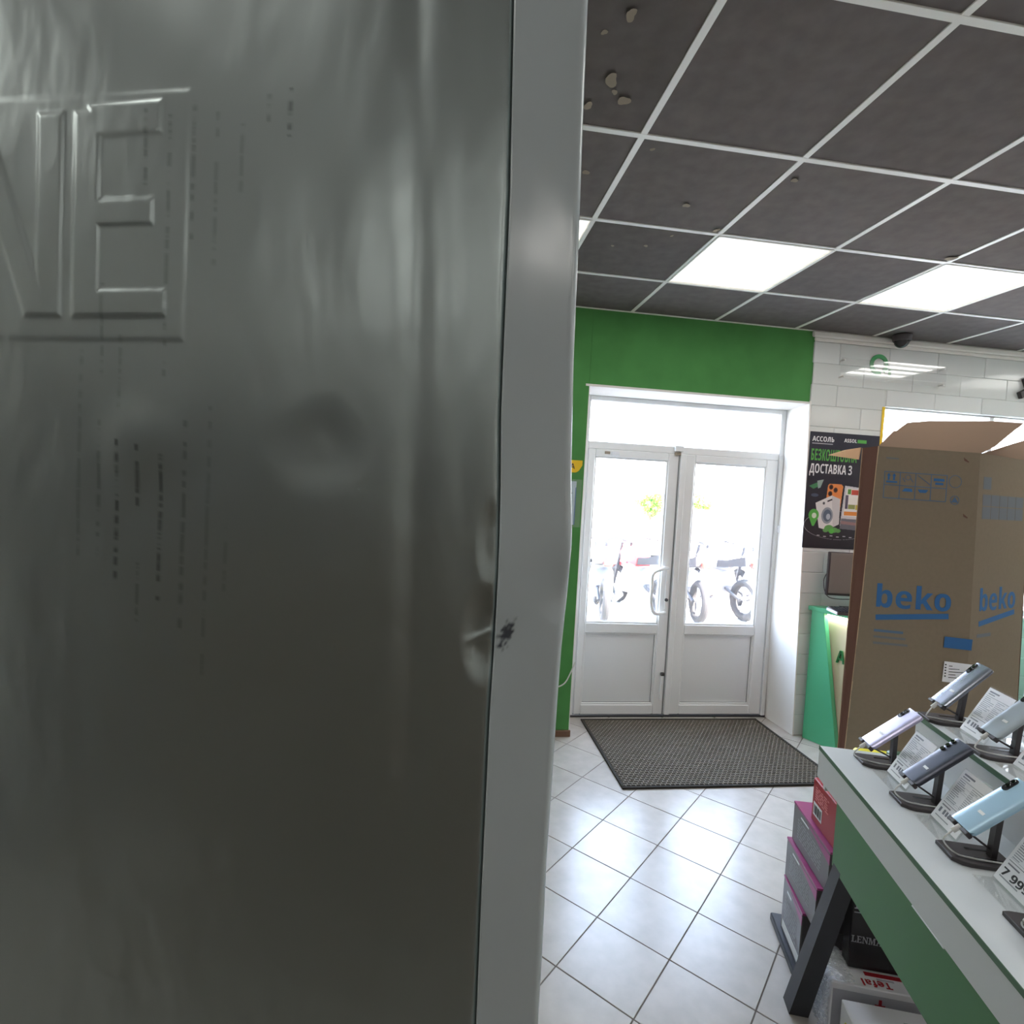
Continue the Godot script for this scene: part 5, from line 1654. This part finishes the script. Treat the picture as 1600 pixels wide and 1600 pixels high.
# ---------------------------------------------------------------- things on the walls and the ceiling
func wall_items() -> void:
	# poster
	var im := Image.create(300, 420, false, Image.FORMAT_RGB8)
	im.fill(S(34, 36, 52))
	for yy in range(0, 420, 4):
		im.fill_rect(Rect2i(0, yy, 300, 4), S(40, 41, 58).lerp(S(28, 28, 38), yy / 420.0))
	var v := func(a: Array) -> Array:
		var o := []
		for i in range(0, a.size(), 2):
			o.append(Vector2(a[i], a[i + 1]))
		return o
	# road loop
	for k in [[S(190, 190, 196), 1.0], [S(30, 30, 40), 0.985]]:
		img_disc(im, Vector2(150, 335), 150 * k[1], 52 * k[1], k[0])
	# blurred leaves
	img_poly(im, v.call([10, 196, 50, 180, 66, 190, 30, 206]), S(70, 140, 92))
	img_poly(im, v.call([44, 176, 72, 170, 60, 200, 50, 204]), S(150, 176, 170))
	img_disc(im, Vector2(38, 228), 16, 6, S(74, 88, 112))
	# orange phone
	img_poly(im, v.call([92, 190, 98, 184, 150, 184, 158, 192, 150, 300, 84, 300]), S(226, 140, 74))
	for q in [[106, 196], [126, 206], [104, 220]]:
		img_disc(im, Vector2(q[0], q[1]), 9, 9, S(84, 48, 34))
		img_disc(im, Vector2(q[0], q[1]), 5, 5, S(34, 24, 26))
	# tall fridge with open food shelves
	img_poly(im, v.call([166, 188, 250, 194, 244, 340, 156, 336]), S(206, 208, 212))
	img_poly(im, v.call([160, 308, 246, 310, 244, 350, 156, 346]), S(110, 112, 122))
	img_poly(im, v.call([174, 196, 242, 200, 236, 300, 166, 298]), S(232, 232, 230))
	for q in [[180, 200, 14, 18, 92, 150, 66], [196, 202, 40, 18, 196, 74, 56], [172, 222, 12, 50, 96, 90, 110], [186, 226, 46, 26, 236, 236, 230], [186, 256, 30, 16, 150, 160, 90], [218, 256, 14, 18, 206, 190, 80], [170, 282, 60, 14, 220, 140, 60]]:
		im.fill_rect(Rect2i(q[0], q[1], q[2], q[3]), S(q[4], q[5], q[6]))
	img_poly(im, v.call([160, 316, 232, 322, 232, 332, 158, 328]), S(150, 120, 120))
	# washing machine
	img_poly(im, v.call([44, 256, 112, 226, 150, 238, 152, 330, 96, 352, 66, 346]), S(226, 226, 226))
	img_poly(im, v.call([112, 226, 150, 238, 152, 330, 126, 342]), S(206, 206, 208))
	img_disc(im, Vector2(98, 300), 25, 30, S(150, 158, 170))
	img_disc(im, Vector2(99, 300), 18, 22, S(92, 106, 126))
	img_disc(im, Vector2(103, 304), 9, 11, S(178, 190, 204))
	img_poly(im, v.call([94, 246, 114, 238, 116, 243, 96, 251]), S(50, 50, 56))
	img_disc(im, Vector2(80, 256), 5, 5, S(90, 90, 96))
	# bushes
	for q in [[110, 346, 20], [134, 352, 16], [96, 354, 12], [150, 354, 12]]:
		img_disc(im, Vector2(q[0], q[1]), q[2], q[2] * 0.6, S(96, 160, 84))
	img_disc(im, Vector2(122, 356), 12, 9, S(86, 186, 70))
	# map pin
	img_disc(im, Vector2(40, 300), 22, 22, S(86, 178, 76))
	img_poly(im, v.call([19, 306, 61, 306, 44, 340, 36, 340]), S(86, 178, 76))
	img_disc(im, Vector2(42, 302), 10, 10, S(222, 236, 220))
	for k in 8:
		im.fill_rect(Rect2i(60 + k * 28, 372 + (k % 2) * 3, 12, 3), S(200, 200, 206))
	var pm := img_mat("poster_print", im, 0.45)
	var po := thing("poster", "dark advertising poster with green and white lettering and appliances on the white brick wall", "poster", Vector3(2.884, 1.383, -3.636))
	var w := 0.548
	var hh := 0.834
	obj("printed_sheet", sheet(w, hh, 0.0015), pm, po)
	var P := Transform3D(Basis.IDENTITY, Vector3(-w / 2.0, hh, 0.0016))
	lettering(po, "АССОЛЬ", 0.17, 0.036, M.print_white, P.translated_local(Vector3(0.018, -0.068, 0)), true, 0.0005)
	strip_mesh("small_print", Vector3(0.018, -0.083, 0), Vector3(0.18, -0.083, 0), 0.006, M.box_side, po, P, 0.0005)
	lettering(po, "ASSOL", 0.10, 0.026, M.print_white, P.translated_local(Vector3(0.268, -0.062, 0)), true, 0.0005)
	strip_mesh("green_tab", Vector3(0.373, -0.05, 0), Vector3(0.445, -0.05, 0), 0.024, M.print_green, po, P, 0.0005)
	lettering(po, "БЕЗКОШТОВНА", 0.36, 0.084, M.print_green, P.translated_local(Vector3(0.018, -0.205, 0)), true, 0.0005)
	lettering(po, "ДОСТАВКА З", 0.335, 0.088, M.print_white, P.translated_local(Vector3(0.012, -0.315, 0)), true, 0.0005)
	# green ring logo and the clear plate before it
	var rg := thing("ring_logo", "green open ring emblem high on the white brick wall", "emblem", Vector3(3.17, 2.655, -3.635))
	var outl := PackedVector2Array()
	var a0 := -PI / 2 + 0.22
	var a1 := a0 + TAU - 0.44
	for k in 41:
		var an := lerpf(a0, a1, k / 40.0)
		outl.append(Vector2(cos(an), sin(an)) * 0.073 + Vector2(0, 0.073))
	for k in 41:
		var an := lerpf(a1, a0, k / 40.0)
		outl.append(Vector2(cos(an), sin(an)) * 0.045 + Vector2(0, 0.073))
	var st := st_new()
	prism(st, outl, 0.0, 0.008, Transform3D(Basis(Vector3(0, 0, 1), 0.5), Vector3(-0.034, 0.008, 0)), 0.001)
	obj("ring", commit(st), M.sign_green, rg)
	obox("stem", Vector3(0.012, -0.002, 0), Vector3(0.028, 0.045, 0.008), M.sign_green, rg, 0.001)
	var pl := thing("sign_plate", "clear acrylic sign plate on pins reflecting the lamps, over the green ring", "sign", Vector3(3.2, 2.60, -3.60))
	obox("plate", Vector3(-0.42, 0, -0.003), Vector3(0.42, 0.145, 0.003), M.acrylic, pl, 0.0)
	for q in [[-0.40, 0.012], [-0.40, 0.13], [0.40, 0.012], [0.40, 0.13]]:
		var s := SurfaceTool.new()
		s.begin(Mesh.PRIMITIVE_TRIANGLES)
		lathe(s, [Vector2(0, 0.006), Vector2(0.006, 0.005), Vector2(0.007, 0.003), Vector2(0.005, -0.04)], Transform3D(Basis(Vector3.RIGHT, PI / 2), Vector3(q[0], q[1], 0.003)), 12)
		obj("pin", commit(s, true), M.cable_white, pl)
	# black cross on the wall above the window
	var cr := thing("cross_mount", "black cross shaped mount on the wall above the window, at the right frame edge", "mount", Vector3(4.36, 2.53, -3.637))
	st = st_new()
	for k in 2:
		box(st, Vector3(-0.10, -0.026, 0), Vector3(0.10, 0.026, 0.03 - 0.002 * k), 0.003, Transform3D(Basis(Vector3(0, 0, 1), deg_to_rad(28 + 90 * k)), Vector3(0, 0.11, 0)))
	tag(obj("bars", commit(st), M.black_plastic, cr), "", "", "", "stuff")
	# dome camera
	var dc := thing("dome_camera", "black dome security camera under the ceiling above the white brick wall", "camera", Vector3(3.185, 2.83, -3.54))
	var s2 := SurfaceTool.new()
	s2.begin(Mesh.PRIMITIVE_TRIANGLES)
	lathe(s2, [Vector2(0, 0.092), Vector2(0.058, 0.092), Vector2(0.062, 0.085), Vector2(0.055, 0.05), Vector2(0.05, 0.045)], Transform3D(), 28)
	obj("housing", commit(s2, true), M.black_plastic, dc)
	s2 = SurfaceTool.new()
	s2.begin(Mesh.PRIMITIVE_TRIANGLES)
	var prof := []
	for k in 10:
		var an := PI / 2 * k / 9
		prof.append(Vector2(0.047 * sin(an), 0.048 - 0.047 * cos(an)))
	prof.reverse()
	lathe(s2, prof, Transform3D(), 28)
	obj("dome", commit(s2, true), M.black_gloss, dc)
	# notices on the green wall
	var ys := thing("yellow_sign", "yellow notched sign with a black letter on the green wall by the door", "sign", Vector3(0.77, 1.823, -3.648))
	st = st_new()
	prism(st, PackedVector2Array([Vector2(-0.1, 0.0), Vector2(0.145, 0.0), Vector2(0.165, 0.012), Vector2(0.188, 0.05), Vector2(0.188, 0.083), Vector2(-0.1, 0.083)]), 0, 0.003)
	obj("board", commit(st), M.yellow_tape, ys)
	lettering(ys, "А", 0.032, 0.036, M.print_dark, Transform3D(Basis.IDENTITY, Vector3(0.105, 0.024, 0.0031)), true, 0.0005)
	var no := thing("notice", "pale blue notice sheet in a clear sleeve on the green wall", "notice", Vector3(0.83, 1.452, -3.648))
	mat("notice_blue", S(196, 216, 228), 0.4)
	obox("paper", Vector3(-0.11, 0.016, 0), Vector3(0.096, 0.312, 0.002), M.notice_blue, no, 0.0)
	obox("blue_edge", Vector3(0.09, 0.016, 0.0021), Vector3(0.0965, 0.27, 0.0026), M.print_blue, no, 0.0)
	st = st_new()
	for i in 8:
		box(st, Vector3(-0.09, 0.06 + i * 0.028, 0.0021), Vector3(0.07 - 0.02 * (i % 3), 0.066 + i * 0.028, 0.0025), 0.0)
	tag(obj("text_lines", commit(st), M.print_dark, no), "", "", "", "stuff")
	obox("clear_sleeve", Vector3(-0.13, 0, 0.003), Vector3(0.133, 0.325, 0.0045), M.acrylic, no, 0.0)
